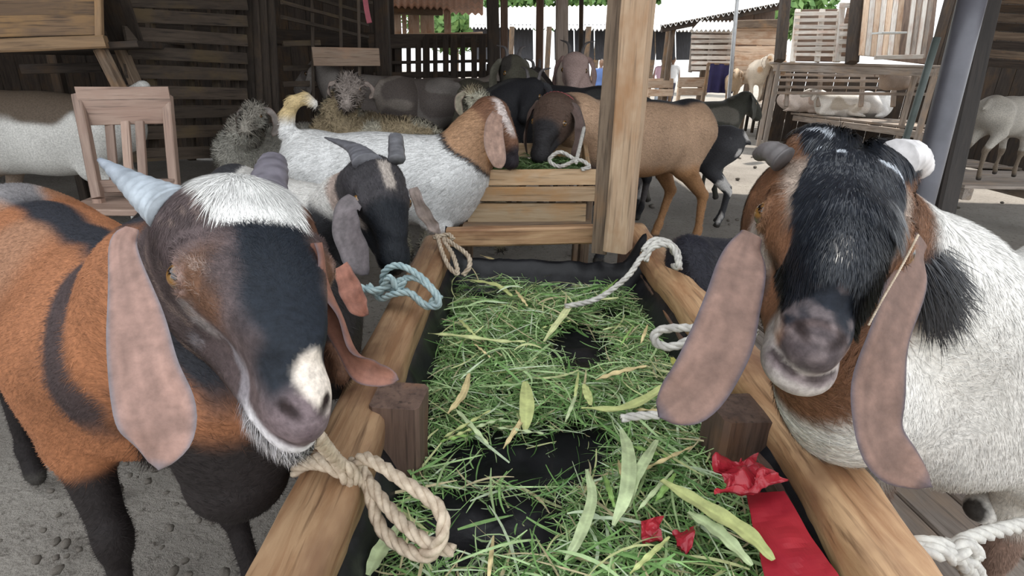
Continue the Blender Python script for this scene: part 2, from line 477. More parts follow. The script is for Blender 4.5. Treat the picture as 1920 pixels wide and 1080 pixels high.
def strands(P, Nn, D, ln, wd, S=2, lift=.35, bend=None, jit=.25, rng=RNG):
    """tapering ribbons of hair; returns V, faces, per-vertex index of its root, normals"""
    n = len(P); ln = np.broadcast_to(ln, (n,)); wd = np.broadcast_to(wd, (n,)); lift = np.broadcast_to(lift, (n,))
    D = D + rng.normal(0, jit, D.shape); T = D - Nn * (D * Nn).sum(1)[:, None]
    T /= np.linalg.norm(T, axis=1)[:, None] + 1e-9
    dr = T * np.cos(lift)[:, None] + Nn * np.sin(lift)[:, None]
    W = np.cross(dr, Nn); W /= np.linalg.norm(W, axis=1)[:, None] + 1e-9
    cur = P - Nn * .001; rows = []; st = (ln / S)[:, None]
    for i in range(S + 1):
        f = 1 - (i / S) ** 1.5
        if i < S: rows += [cur - W * (wd * f / 2)[:, None], cur + W * (wd * f / 2)[:, None]]
        else: rows.append(cur)
        dr = dr + (bend if bend is not None else -Nn * .28 * np.sin(lift)[:, None] * 2 / S); dr /= np.linalg.norm(dr, axis=1)[:, None]
        cur = cur + dr * st
    m = 2 * S + 1
    V = np.stack(rows, 1).reshape(-1, 3); o = (np.arange(n) * m)[:, None]
    q = [o + np.array([[2*i, 2*i+1, 2*i+3, 2*i+2]]) for i in range(S - 1)]
    Fq = [np.concatenate(q)] if q else []
    Fq.append(o + np.array([[2*S-2, 2*S-1, 2*S]]))
    return V, Fq, np.repeat(np.arange(n), m), np.tile(np.repeat(np.linspace(0, 1, S + 1), 2)[:m], n)
def fur(name, parent, V, Q, cols, n, ln, wd, dirf, wt=None, S=2, lift=.35, jit=.3, mat=None, label=None, colf=None, bend=None, tip=1.15):
    Nn, ar = normals(V, Q); cen = V[Q].mean(1); nf = Nn[Q].mean(1)
    view = CAM - cen; view /= np.linalg.norm(view, axis=1)[:, None]
    wgt = ar * ((nf * view).sum(1) > -.35)
    if wt is not None: wgt = wgt * wt(cen)
    if wgt.sum() <= 0: return None
    fi = RNG.choice(len(Q), n, p=wgt / wgt.sum()); u, v = RNG.random(n)[:, None], RNG.random(n)[:, None]
    q = Q[fi]; bl = lambda A: (A[q[:, 0]] * (1-u) * (1-v) + A[q[:, 1]] * u * (1-v) + A[q[:, 2]] * u * v + A[q[:, 3]] * (1-u) * v)
    P, NN, C = bl(V), bl(Nn), bl(cols); NN /= np.linalg.norm(NN, axis=1)[:, None]
    if colf: C = colf(P, C)
    L = ln(P) if callable(ln) else np.full(n, ln)
    L = L * (.65 + .7 * RNG.random(n)); C = C * (.72 + .56 * RNG.random(n))[:, None]
    D = dirf(P, NN)
    b = bend(P) if callable(bend) else bend
    sv, sf, root, tt = strands(P, NN, D, L, np.full(n, wd), S, lift, b, jit)
    nr = NN[root] + RNG.normal(0, .16, (n, 3))[root]; nr /= np.linalg.norm(nr, axis=1)[:, None]
    cc = C[root] * (1 + (tip - 1) * tt)[:, None]
    o = mobj(name, sv, sf, mat or HAIR, parent, label, smooth=True, cols=cc, vecs=nr); return o
def ear(parent, pts, hw, face, cin, rim, thick=.006, cup=.25, n=34, m=13, twist=None, label=None):
    s = np.linspace(0, 1, len(pts)); u = np.linspace(0, 1, n)
    P = catmull(pts, n); w_ = np.interp(u, s, hw); T = np.gradient(P, axis=0); T /= np.linalg.norm(T, axis=1)[:, None]
    Fc = np.array([np.interp(u, np.linspace(0, 1, len(face)), [f[i] for f in face]) for i in range(3)]).T
    W = np.cross(T, Fc); W /= np.linalg.norm(W, axis=1)[:, None]; Nn = np.cross(W, T)
    a = np.linspace(-1, 1, m)
    prof = np.sqrt(np.clip(1 - a**2, 0, 1))
    w_ = np.convolve(np.pad(w_, 3, 'edge'), np.ones(7) / 7, 'valid')
    endf = np.sqrt(np.clip(1 - ((u - .86) / .14).clip(0, 1) ** 2, .0004, 1)); w_ = w_ * endf
    base = P[:, None] + W[:, None] * (w_[:, None] * a)[..., None] + Nn[:, None] * (cup * w_[:, None] * (a**2))[..., None]
    base += Nn[:, None] * (.003 * np.sin(u * 19)[:, None] * a)[..., None]
    top = base + Nn[:, None] * (thick / 2 * prof)[None, :, None]; bot = base - Nn[:, None] * (thick / 2 * prof)[None, :, None]
    g = grid_faces(n, m)
    V = np.vstack([top.reshape(-1, 3), bot.reshape(-1, 3)])
    aa = np.tile(np.abs(a), (n, 1)).ravel(); uu = np.repeat(u, m)
    edge = np.maximum(sstep(.78, 1.0, aa), sstep(.93, 1.0, uu))
    c = np.array(cin)[None] * (.75 + .5 * noise3(top.reshape(-1, 3), 60))[:, None]
    c = c * (.82 + .36 * noise3(np.stack([uu * 5, np.tile(a, (n, 1)).ravel() * 9, uu * 0], 1), 1.0, 7))[:, None]
    c = c * (1 - edge[:, None]) + np.array(rim)[None] * edge[:, None]
    c = np.vstack([c, c * .9])
    return mobj('ear', V, [g, g[:, ::-1] + n * m], EARM, parent, label, cols=c)
def horn(parent, pts, r0, r1, col, tipc=None, n=40, rings=14, k=14, sq=.75, label=None):
    P = catmull(pts, n); u = np.linspace(0, 1, n)
    r = r0 + (r1 - r0) * u ** 1.1 + .035 * r0 * np.sin(u * rings * 2 * math.pi) * (1 - u * .7)
    V, Fq = tube_np(P, r, k, sq=sq)
    c = np.array(col)[None] * (.7 + .6 * noise3(V, 120, 3))[:, None]
    if tipc is not None:
        t = np.repeat(u, k)[:, None] ** 2; c = c * (1 - t) + np.array(tipc) * t
    return mobj('horn', V, Fq, HORN, parent, label, cols=c)
def eye(parent, h, side, iris=(.20, .10, .025)):
    c = h.p(.104, side * .0525, -.0385); r = .0145 * h.s
    o = _n(h.Y * side * .75 + h.X * .35 + h.Z * .5); u1 = _n(h.X - o * o.dot(h.X)); u2 = np.cross(o, u1)
    th, ph = np.linspace(0, math.pi, 15), np.arange(20) / 20 * 2 * math.pi
    D = np.array([o * math.cos(t) + (u1 * math.cos(f) + u2 * math.sin(f)) * math.sin(t) for t in th for f in ph])
    i, j = np.meshgrid(np.arange(14), np.arange(20), indexing='ij')
    q = np.stack([i*20+j, i*20+(j+1) % 20, (i+1)*20+(j+1) % 20, (i+1)*20+j], -1).reshape(-1, 4)
    a, b, d = D @ o, D @ u1, D @ u2
    col = np.tile(np.array([[.10, .07, .05]]), (len(D), 1)); col[a > .72] = iris
    col[(np.abs(b) < .5) & (np.abs(d) < .2) & (a > .6)] = (.004, .004, .005)
    return mobj('eye', c + D * r, [q], EYEM, parent, cols=col)
def droop_ear(g, h, side, cin, rim, L=.19, wd=.036, fwd=.2, out=1.0):
    Z = np.array([0, 0, 1.]); B = h.p(.020, side * .052, -.030); Y = h.Y * side; Y = Y - Z * Y.dot(Z) * .6
    X = h.X - Z * h.X.dot(Z)
    L = L * h.s
    pts = [B, B + Y * .03 * out + Z * -.01, B + Y * .055 * out - Z * L * .3, B + Y * .06 * out - Z * L * .65 + X * L * fwd * .5, B + Y * .045 * out - Z * L + X * L * fwd]
    f = _n(Y + X * .5)
    return ear(g, pts, [wd * .55 * h.s, wd * .7 * h.s, wd * h.s, wd * 1.05 * h.s, wd * .5 * h.s], [f, f], cin, rim, n=18, m=7)
def goat(name, label, b, h, colf, group=None, res=.012, roman=.5, ears=True, horns=None, eyes=True, snout=1.0, fine=False, extra=(), body=True,
         feet=None, fat=1.0, tail=None, lying=False, neck=None, cin=(.33, .20, .16), rim=(.2, .13, .11), cat='goat', ear_kw=None, hornc=(.10, .09, .09), smooth=True, tailr=.022, rough=False):
    prims = []
    if body:
        kw = {} if tail is None else {'tail': tail}
        prims += body_prims(b, feet, fat, lying=lying, tailr=tailr, **kw)
        if h is not None: prims += neck_prims(b, h, lying=lying, **(neck or {}))
    if h is not None: prims += head_prims(h, roman, snout=snout, fine=fine)
    prims += list(extra)
    lo = np.min([np.minimum(p['a'], p.get('b', p['a'])) for p in prims], 0) - .24; hi = np.max([np.maximum(p['a'], p.get('b', p['a'])) for p in prims], 0) + .24
    if body: e = .25 * b.s; lo = np.minimum(lo, b.p(0, 0, 0) - .45 * b.s); lo[2] = b.C[2] - .02; hi = np.maximum(hi, b.p(0, 0, .5) + .45 * b.s)
    V, Q = skin(prims, res, lo, hi)
    cols = colf(V, b.loc(V) if b else None, h.loc(V) if h is not None else None)
    cols = np.clip(cols, .003, .9)
    if body:
        bl = b.loc(V); hoof = sstep(.045, .03, bl[:, 2]) * (0 if lying else 1)
        cols = cols * (1 - hoof[:, None]) + np.array([.05, .045, .04]) * hoof[:, None]
    base = b.p(0, 0, 0) if b is not None and body else (V.min(0) + V.max(0)) / 2
    g = thing(name, label, cat, base, group)
    mobj('body', V, [Q], FURL if rough else FUR, g, cols=cols)
    if h is not None:
        if eyes:
            for sd_ in (-1, 1): eye(g, h, sd_)
        if ears is True:
            for sd_ in (-1, 1): droop_ear(g, h, sd_, cin, rim, **(ear_kw or {}))
        if horns:
            for sd_ in (-1, 1):
                l_ = horns if isinstance(horns, float) else .11
                B = h.p(.012, sd_ * .026, .000)
                back = -h.X * .8 + h.Z * .6
                horn(g, [B - h.Z * .02 * h.s, B + _n(back + h.Y * sd_ * .3) * l_ * .5, B + _n(-h.X + h.Z * .25 + h.Y * sd_ * .7) * l_], .017 * h.s, .004, hornc, n=18, k=8, rings=6)
    return g, V, Q, cols
def mixm(c, t, m):
    m = np.asarray(m)[:, None]; return c * (1 - m) + np.asarray(t)[None] * m
# ================================================================== setting
WOLD = wood('old_brown', (.20, .145, .10), (.10, .065, .042), (.26, .15, .075), rough=.8)
WGREY = wood('grey_weathered', (.40, .345, .30), (.26, .215, .18), (.42, .32, .24), rough=.85)
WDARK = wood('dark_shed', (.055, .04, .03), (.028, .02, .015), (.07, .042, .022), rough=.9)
WPALE = wood('pale_fresh', (.52, .37, .23), (.40, .26, .14), (.46, .25, .10), rough=.7)
WRAIL = wood('rail', (.50, .32, .18), (.30, .155, .075), (.20, .10, .055), rough=.55, grain=.8)
WPOST = wood('post', (.50, .36, .24), (.40, .27, .17), (.36, .20, .10), rough=.7)
WBLOCK = wood('block', (.16, .10, .075), (.09, .055, .042), (.22, .11, .06), rough=.7)
BACKW = wood('back', (.22, .15, .11), (.12, .08, .06))
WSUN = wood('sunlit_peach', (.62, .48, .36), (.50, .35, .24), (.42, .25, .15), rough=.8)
WWHITE = wood('white_sunlit', (.80, .75, .68), (.64, .57, .50), (.62, .48, .40), rough=.8)  # white boards, made lighter to stand in for sunlight on them
WCHAIR = wood('chair', (.40, .285, .225), (.30, .20, .155), (.34, .22, .17), rough=.6, grain=.7)

# ground
def ground_mat():
    m, t, b = nt('ground_dirt')
    v, oi = coords(t, (1, 1, 1))
    n1 = N(t, 'ShaderNodeTexNoise', Scale=1.1, Detail=8, Roughness=.65); t.links.new(v, n1.inputs['Vector'])
    n2 = N(t, 'ShaderNodeTexNoise', Scale=38, Detail=5, Roughness=.7); t.links.new(v, n2.inputs['Vector'])
    k = mixc(t, ramp(t, n1.outputs[0], .4, .62), (.225, .205, .18), (.32, .295, .26))
    k = mixc(t, ramp(t, n2.outputs[0], .55, .7), k, (.10, .085, .07))
    t.links.new(k, b.inputs['Base Color']); b.inputs['Roughness'].default_value = .9
    bp = N(t, 'ShaderNodeBump', Strength=.8, Distance=.02); t.links.new(n2.outputs[0], bp.inputs['Height']); t.links.new(bp.outputs[0], b.inputs['Normal'])
    return m
gx, gy = np.meshgrid(np.concatenate([[-60], np.linspace(-6, 12, 70), [60]]), np.concatenate([[-12], np.linspace(-1, 16, 66), [90]]), indexing='ij')
GP = np.stack([gx.ravel(), gy.ravel(), gx.ravel() * 0], 1)
GP[:, 2] = (noise3(GP, 1.2) - .5) * .03 - .02
fl = mobj('floor', GP, [grid_faces(*gx.shape)[:, ::-1]], ground_mat(), center=False); fl['kind'] = 'structure'
# plank deck on the right of the trough, children of the floor
p0, p1 = on(1775, 842, .02), on(1840, 893, .02)
dv = _n((p1 - p0) * [1, 1, 0]); pv = np.array([dv[1], -dv[0], 0])
if pv[1] > 0: pv = -pv
for i in range(-4, 9):
    c = p0 + pv * (.150 * i + .07); c[2] = .005 + random.uniform(-.004, .004)
    s0 = -1.3 + random.uniform(-.2, .2)
    plank('plank', c - dv * 1.2, c + dv * 1.3, .142, .03, WGREY, fl, segs=3, jit=.0012, bev=.15)
# small stones and rubble near the brown goat
STONE = plain('stone', (.22, .20, .17), (.12, .10, .085), rough=.9, scale=20, bump=.5)
rock_me = []
for s in range(4):
    r_ = np.random.default_rng(s); V, Fq = tube_np(np.array([[0, 0, -.5], [0, 0, -.35], [0, 0, 0.1], [0, 0, .4], [0, 0, .5]]), [.15, .45, .55, .35, .1], 7)
    rock_me.append(mesh_np('stone', V * (1 + r_.normal(0, .12, V.shape)), Fq, mats=(STONE,)))
for i in range(170):
    px, py = random.uniform(-300, 470), random.uniform(560, 1080)
    if i > 120: px, py = random.uniform(1220, 1920), random.uniform(250, 430)
    q = on(px, py, .0); s = random.uniform(.006, .022) * (1 if i < 120 else 1.8)
    o = put(bpy.data.objects.new('stone', rock_me[i % 4]), fl, Matrix.Translation((q[0], q[1], .0)) @ Matrix.Rotation(random.random() * 6, 4, 'Z') @ Matrix.Diagonal((s * 1.4, s, s * .8, 1)))

# roof over the shed (mostly unseen), its span set to shade herd and yard
ROOFM = plain('roof_sheet_brown', (.20, .11, .07), (.13, .08, .055), rough=.8, scale=3)
def corrug(name, p00, p10, p11, p01, mat, n=60, amp=.018, waves=30, thick=.01, m=3):
    """corrugated sheet between four corners; ribs run from p00 to p01"""
    p00, p10, p11, p01 = map(lambda a: np.asarray(a, float), (p00, p10, p11, p01))
    nn = _n(np.cross(p10 - p00, p01 - p00)); u = np.linspace(0, 1, n)[:, None, None]; v = np.linspace(0, 1, m)[None, :, None]
    P = p00 * (1-u) * (1-v) + p10 * u * (1-v) + p11 * u * v + p01 * (1-u) * v + nn * amp * np.sin(u * waves * 2 * math.pi)
    g = grid_faces(n, m); V = np.vstack([P.reshape(-1, 3), (P - nn * thick).reshape(-1, 3)])
    e = [[0, (n-1)*m, (n-1)*m + n*m, n*m]]
    return mobj(name, V, [g, g[:, ::-1] + n * m], mat)
ce = corrug('shade_ceiling', (-7, 1.5, 2.75), (2.4, 1.5, 2.75), (2.4, 8.6, 2.3), (-7, 8.6, 2.3), ROOFM, n=400, waves=80); ce['kind'] = 'structure'
ce2 = corrug('shade_ceiling', (2.4, 1.5, 2.77), (8, 1.5, 2.77), (8, 6.9, 2.42), (2.4, 6.9, 2.42), ROOFM, n=240, waves=48); ce2['kind'] = 'structure'  # unseen roof section added to shade the right yard
for i in range(6):
    x = -6.5 + i * 1.7
    plank('rafter', (x, 1.5, 2.66), (x, 8.6, 2.21), .07, .10, WDARK, ce)
# left and back shed walls, dark backdrops added to keep the gaps dim
wl = mobj('shade_wall_left', [[-6.6, -1, 0], [-6.6, 8, 0], [-6.6, 8, 2.7], [-6.6, -1, 2.7], [-6.7, -1, 0], [-6.7, 8, 0], [-6.7, 8, 2.7], [-6.7, -1, 2.7]],
          [np.array([[0, 1, 2, 3], [4, 7, 6, 5], [0, 4, 5, 1], [3, 2, 6, 7], [0, 3, 7, 4], [1, 5, 6, 2]])], WDARK, smooth=False); wl['kind'] = 'structure'
def W(name, x0, y0, z0, x1, y1, z1, wd, th, mat, parent=None, **kw):
    return plank(name, at(x0, y0, z0), at(x1, y1, z1), th, wd, mat, parent, **kw)   # wd = visible height, th = depth
# back wall of the shed: dark boards added to block daylight, with a gap at the right
bw = thing('shade_wall_back', 'dark back wall of the shed, added to fill bright gaps', 'wall', (-3, 6.4, 0)); bw['kind'] = 'structure'
del bw['category'], bw['label']
bw.name = 'shade_wall_back'
x = -6.6
while x < -1.27:
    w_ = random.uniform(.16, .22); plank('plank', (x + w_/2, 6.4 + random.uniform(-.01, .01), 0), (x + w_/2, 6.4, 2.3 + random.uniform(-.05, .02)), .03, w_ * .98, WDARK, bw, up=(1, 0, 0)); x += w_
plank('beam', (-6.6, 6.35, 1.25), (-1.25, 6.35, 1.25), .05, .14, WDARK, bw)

# ---- raised wooden stall box, far left
st = thing('stall_box', 'raised wooden stall of mottled orange brown boards at top left', 'stall', at(80, 90, 2.7) * [1, 1, 0])
for (y0, y1, hh, m_) in ((-38, -34, .075, WOLD), (-10, -8, .07, WOLD), (16, 16, .060, WPALE), (40, 39, .060, WOLD), (59, 57, .038, WOLD)):
    W('plank', -60, y0 + 4, 2.62, 182, y1, 2.75, hh, .02, wood('stall', (.20, .125, .07), (.13, .085, .055), (.27, .16, .07), rough=.8), st, segs=3, jit=.001)
W('beam', -60, 88, 2.58, 200, 78, 2.72, .055, .06, wood('stall_beam', (.30, .19, .10), (.21, .13, .07), (.34, .19, .08)), st, segs=3, jit=.001)
W('corner_post', 184, -60, 2.74, 187, 84, 2.74, .03, .03, wood('stall_beam', 0, 0), st)
W('prop', 188, 92, 2.76, 228, 172, 2.80, .050, .05, WOLD, st)
W('prop', 226, 90, 3.0, 262, 175, 3.05, .055, .05, WOLD, st)
W('brace', 40, 130, 3.0, 190, 126, 3.1, .05, .03, WDARK, st)
W('plank', 196, -40, 2.8, 240, 84, 3.1, .17, .02, WDARK, st, up=(1, 0, 0))
b_ = plank('floor_board', at(-60, 92, 2.62) + [0, .5, 0], at(200, 80, 2.75) + [0, .5, 0], 1.0, .03, WDARK, st)
g_ = at(190, 92, 2.76); plank('leg', (g_[0] - .9, g_[1] + .9, 0), (g_[0] - .9, g_[1] + .9, g_[2]), .06, .06, WDARK, st, up=(1, 0, 0))
# ---- slatted pallet wall
sw = thing('slat_fence', 'dark pallet fence of wide horizontal slats behind the wooden chair', 'fence', at(350, 200, 3.4) * [1, 1, 0])
ys = [(-25, -12), (0, 8), (28, 40), (62, 76), (97, 110), (133, 140), (172, 176), (211, 208), (250, 244), (292, 282)]
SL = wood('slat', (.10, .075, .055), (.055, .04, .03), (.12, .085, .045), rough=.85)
for i, (a, b) in enumerate(ys):
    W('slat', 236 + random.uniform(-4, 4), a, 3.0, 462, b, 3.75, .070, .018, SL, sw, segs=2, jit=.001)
for xx, zz in ((280, 3.18), (352, 3.42), (402, 3.58)):
    W('stud', xx, -30, zz + .06, xx + 9 - (xx - 280) * .02, 300, zz + .06, .045, .03, SL, sw, up=(1, 0, 0))
vp = thing('plank_panel', 'dark vertical plank panel beyond the pallet fence', 'panel', at(480, 200, 3.85) * [1, 1, 0])
for i in range(6):
    x_ = 436 + i * 15; zz = 3.78 + i * .03
    W('plank', x_ - 6, -40, zz, x_ + 12, 300 + i * 2, zz, .054, .02, wood('panel', (.06, .045, .034), (.033, .024, .018), (.07, .048, .03), rough=.9), vp, up=(1, 0, 0))
# ---- pen of thin rails further back
rp = thing('rail_pen', 'dim pen with thin slanting rails under the roof', 'pen', at(600, 200, 4.6) * [1, 1, 0])
for (x0, y0, x1, y1) in ((528, 32, 690, 70), (528, 4, 690, 47), (560, -12, 690, 26), (600, -18, 700, 6)):
    W('rail', x0, y0, 4.0, x1, y1, 5.2, .026, .02, SL, rp)
for xx in (585, 638, 672): W('stud', xx, -20, 4.4, xx + 3, 190, 4.4, .022, .02, SL, rp, up=(1, 0, 0))
for yy in (82, 128, 158): W('rail', 530, yy, 4.3, 600, yy - 2, 4.5, .04, .02, SL, rp)
bd = W('board', 586, 106, 4.2, 711, 107, 4.4, .125, .03, wood('board', (.30, .22, .16), (.24, .16, .11), (.36, .22, .14)), segs=2, jit=.002)
tag(bd, 'pale brown board nailed high across the pen posts', 'board')
po = W('post', 712, -60, 4.9, 722, 210, 4.9, .12, .12, WDARK, up=(1, 0, 0)); tag(po, 'broad dark post behind the pale brown board', 'post')
cl = W('cloth_strip', 681, -12, 4.0, 694, 42, 4.0, .035, .01, plain('pink_cloth', (.45, .12, .15), rough=.8), segs=5, wave=.006, up=(1, 0, 0)); tag(cl, 'pink cloth strip hanging from the roof', 'cloth')
# ---- dark picket fence with daylight behind
pf = thing('picket_fence', 'black picket fence with daylight showing through its gaps', 'fence', at(820, 130, 5.8) * [1, 1, 0])
W('rail', 690, 78, 5.6, 922, 76, 6.0, .13, .04, WDARK, pf); W('rail', 700, 118, 5.6, 922, 114, 6.0, .03, .03, WDARK, pf)
W('rail', 700, 142, 5.6, 922, 138, 6.0, .06, .03, WDARK, pf)
for i in range(12):
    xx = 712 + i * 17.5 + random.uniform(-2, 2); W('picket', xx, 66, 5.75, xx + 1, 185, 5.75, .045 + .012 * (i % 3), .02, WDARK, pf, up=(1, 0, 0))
SHELF = at(1610, 122, 7.8)[2] + .015
for xx in (712, 918): q = at(xx, 120, 5.8); plank('post', (q[0], q[1] + .05, 0), (q[0], q[1] + .05, q[2]), .07, .07, WDARK, pf, up=(1, 0, 0))
# ---- posts in the middle
def post(x0, y0, x1, y1, z, w_, mat, label, th=None, base=0.0):
    """a standing post that continues to the ground"""
    a, b = at(x0, y0, z), at(x1, y1, z); g = b.copy(); d = (b - a) / (b - a)[2]; g = b - d * (b[2] - base)
    o = plank('post', g, a, th or w_, w_, mat, up=(0, 1, 0), segs=2, jit=w_ * .015); return tag(o, label, 'post')
post(922, -60, 926, 100, 5.0, .105, WDARK, 'blackened post at the end of the picket fence')
post(945, -60, 946, 110, 5.6, .07, wood('redpost', (.20, .12, .08), (.14, .08, .05)), 'thin reddish post just right of the blackened post')
post(1013, -60, 1011, 125, 7.5, .10, wood('redpost', 0, 0), 'red brown post beneath the white roof edge')
post(1054, -60, 1053, 140, 5.2, .105, wood('greypost', (.30, .24, .20), (.22, .17, .13)), 'grey brown square post above the dark goats')
post(1091, -60, 1089, 85, 6.5, .045, WDARK, 'slim dark post right of the grey brown square post')
post(1478, -60, 1462, 110, 7.9, .12, WDARK, 'dark leaning post before the peach stall', base=SHELF)
post(1613, -60, 1598, 112, 7.5, .13, WDARK, 'dark post between the white slat gate and the pale boards', base=SHELF)
post(1385, -30, 1372, 120, 7.4, .04, plain('galv', (.42, .42, .42), rough=.4, metal=.6), 'thin pale steel pole before the slatted stall')
# the big post at the trough's corner
a, b = at(1158, 468, 1.84), at(1204, -60, 1.56)
pm = plank('post', a, b, .075, .085, WPOST, up=(.45, 1, 0), segs=6, jit=.0015, bev=.08); tag(pm, 'tall squared light wood post at the far corner of the trough', 'post')
W_ = plank('shaded_face', a + [-.055, .02, -.02], b + [-.060, .02, 0], .05, .02, WOLD, pm, up=(.45, 1, 0), segs=4, jit=.001)  # darker strip stands in for the post's shaded left face
# grey round pole on the right
PIPE = plain('grey_paint_pipe', (.125, .125, .145), (.095, .095, .11), rough=.42, scale=5, metal=.15)
a = at(1838, -60, 2.25); b = at(1757, 260, 2.40); d_ = (b - a) / (b - a)[2]; g = b - d_ * b[2]
V, Fq = tube_np(np.linspace(g, a, 6), .050, 24)
tag(mobj('pole', V, Fq, PIPE), 'thick smooth grey round pole leaning beside the white goat', 'pole')
post(1862, -60, 1795, 250, 2.95, .10, wood('tar', (.035, .028, .024), (.02, .017, .015)), 'black square post right behind the thick grey pole')
a = at(1757, 70, 4.6); b = at(1698, 262, 4.9); d_ = (b - a) / (b - a)[2]
V, Fq = tube_np(np.linspace(b - d_ * b[2], a - d_ * 0, 5), .028, 12)
tag(mobj('pole', V, Fq, plain('green_grey_pipe', (.16, .20, .19), rough=.5)), 'thin green grey pipe left of the thick grey pole', 'pole')

# ---- far yard: bright roof, dark store, trees
ROOFW = plain('white_roof_sheet', (.80, .80, .78), (.62, .62, .62), rough=.5, scale=1.5)
far = thing('barn', 'long far barn with white sheet roof and dark open front', 'barn', at(1100, 140, 17) * [1, 1, 0])
def atq(x, y, z): return at(x, y, z)
r = corrug('roof', at(880, 52, 14), at(1300, 58, 14), at(1420, 6, 20), at(880, 14, 22), ROOFW, n=260, waves=60, amp=.03); r.parent = far; r.matrix_basis = MW[far].inverted() @ MW[r]
for i in range(11):
    x_ = 905 + i * 38; a = at(x_, 50, 14.5); W('wall_board', x_ , 46, 15, x_ + 1, 112, 15, .5, .03, wood('barn', (.07, .07, .08), (.045, .045, .05)), far, up=(1, 0, 0)) if i not in (3, 7) else None  # dark boards stand in for the shaded barn interior
for x_ in (960, 1030, 1104, 1255): 
    a = at(x_, 50, 13.6); plank('post', (a[0], a[1], 0), a, .12, .12, WOLD, far, up=(0, 1, 0))
r2 = corrug('roof', at(1240, 50, 10), at(1478, 4, 10), at(1500, -70, 13), at(1240, -10, 14), ROOFW, n=120, waves=24, amp=.03); 
sh = thing('shed', 'low bright roofed shed at the right of the far yard', 'shed', at(1350, 140, 11) * [1, 1, 0]); r2.parent = sh; r2.matrix_basis = MW[sh].inverted() @ MW[r2]
for x_ in (1262, 1330, 1420):
    a = at(x_, 50, 10.2); plank('post', (a[0], a[1], 0), a, .09, .09, WOLD, sh, up=(0, 1, 0))
W('beam', 1240, 54, 10.1, 1480, 8, 10.1, .12, .08, WDARK, sh)
for i in range(4): W('wall_board', 1312 + i * 40, 44, 10.5, 1314 + i * 40, 14 + 8 * (3 - i), 10.5, .38, .03, BACKW, sh, up=(1, 0, 0))
# walls of light boards in the left-hand gap
lb = thing('stall', 'pale timber stall seen through the gap above the picket fence', 'stall', at(800, 120, 8.5) * [1, 1, 0])
for xx, hh in ((742, .14), (757, .06), (775, .16), (800, .20), (838, .1)):
    W('board', xx, 14, 8.4, xx + 2, 72, 8.4, hh, .03, WSUN, lb, up=(1, 0, 0))
W('beam', 735, 20, 8.3, 830, 22, 8.3, .10, .05, WOLD, lb); W('beam', 735, 68, 8.3, 905, 64, 8.3, .06, .05, WSUN, lb)
e = corrug('roof', at(715, -20, 6.4), at(906, -20, 6.4), at(906, 26, 8.8), at(715, 18, 8.8), plain('rust_roof', (.28, .14, .09), (.18, .10, .07), rough=.8, scale=4), n=80, waves=16); e.parent = lb; e.matrix_basis = MW[lb].inverted() @ MW[e]

TL = ['above the blackened post', 'above the red brown post', 'above the slim dark post', 'right of the tall squared post', 'seen low through the gap over the picket fence', 'beside the dark leaning post', 'behind the thin steel pole']
def tree(px, py, z, r, label):
    c = at(px, py, z); g = thing('tree', label, 'tree', (c[0], c[1], 0), 'trees beyond the far roof')
    V, Fq = tube_np(catmull([(c[0], c[1], 0), (c[0] + .1, c[1], c[2] * .5), (c[0], c[1], c[2])], 8), np.linspace(.22, .1, 8), 8)
    mobj('trunk', V, Fq, WOLD, g)
    n = 2600; d = RNG.normal(0, 1, (n, 3)); d /= np.linalg.norm(d, axis=1)[:, None]
    P = c + d * (r * (RNG.random(n) ** .4))[:, None] * [1.3, 1, .8]
    u = RNG.normal(0, 1, (n, 3)); u /= np.linalg.norm(u, axis=1)[:, None]; v = np.cross(u, d); v /= np.linalg.norm(v, axis=1)[:, None]
    s = .22; V = np.stack([P - u * s, P + v * s * .5, P + u * s, P - v * s * .5], 1).reshape(-1, 3)
    o = mobj('foliage', V, [np.arange(n * 4).reshape(-1, 4)], plain('leaf_green', (.10, .22, .06), (.20, .34, .10), rough=.6, scale=2), g, smooth=False); o['kind'] = 'stuff'
for i, (px, py, z, r) in enumerate(((905, -2, 33, 2.6), (1015, -14, 33, 2.6), (1125, -16, 33, 2.6), (1235, -20, 33, 2.6), (850, 36, 26, 1.8), (1462, 6, 24, 1.8), (1350, -30, 33, 2.6))):
    tree(px, py, z, r, 'leafy green tree ' + TL[i])

# ---- stalls on the right
def stall(label, x0, x1, ys, z0, z1, mat, hh, posts=(), pmat=None, pw=.07, y0=0, y1=130, name='stall', cat='stall', slant=-6, back=None):
    back = back or BACKW
    t = thing(name, label, cat, at((x0 + x1) / 2, y1, (z0 + z1) / 2) * [1, 1, 0])
    W('shade_panel', x0 + 4, (y0 + y1) / 2, z0 + .35, x1 - 2, (y0 + y1) / 2, z1 + .35, (y1 - y0) * z0 / F * .95, .02, back, t)  # brown backing added so the gaps between slats read as shade
    for i, y in enumerate(ys): W('slat', x0 - slant * 0, y, z0, x1, y + random.uniform(-1.5, 1.5), z1, hh * random.uniform(.8, 1.1), .02, mat, t)
    for x in posts:
        f = (x - x0) / (x1 - x0); z = z0 + (z1 - z0) * f + .05
        W('upright', x + 2, y0, z, x + slant, y1, z, pw, .04, pmat or mat, t, up=(1, 0, 0))
    return t
stall('slatted stall of weathered boards behind the thin steel pole', 1296, 1372, (58, 68, 78, 88, 98, 108, 118, 128), 10.2, 9.8, WWHITE, .065, (1300, 1334, 1370), WGREY, y0=50, y1=135)
aw = corrug('awning', at(1296, 57, 9.0), at(1372, 57, 9.0), at(1378, 40, 10), at(1312, 40, 10), ROOFW, n=50, waves=9); tag(aw, 'small white awning over the slatted stall', 'awning')
t1 = stall('peach coloured board stall in full sun behind the dark leaning post', 1378, 1474, (56, 66, 78, 94, 100, 111, 121, 131), 9.2, 8.8, WSUN, .10, (1380, 1425, 1472), WSUN, y0=44, y1=140)
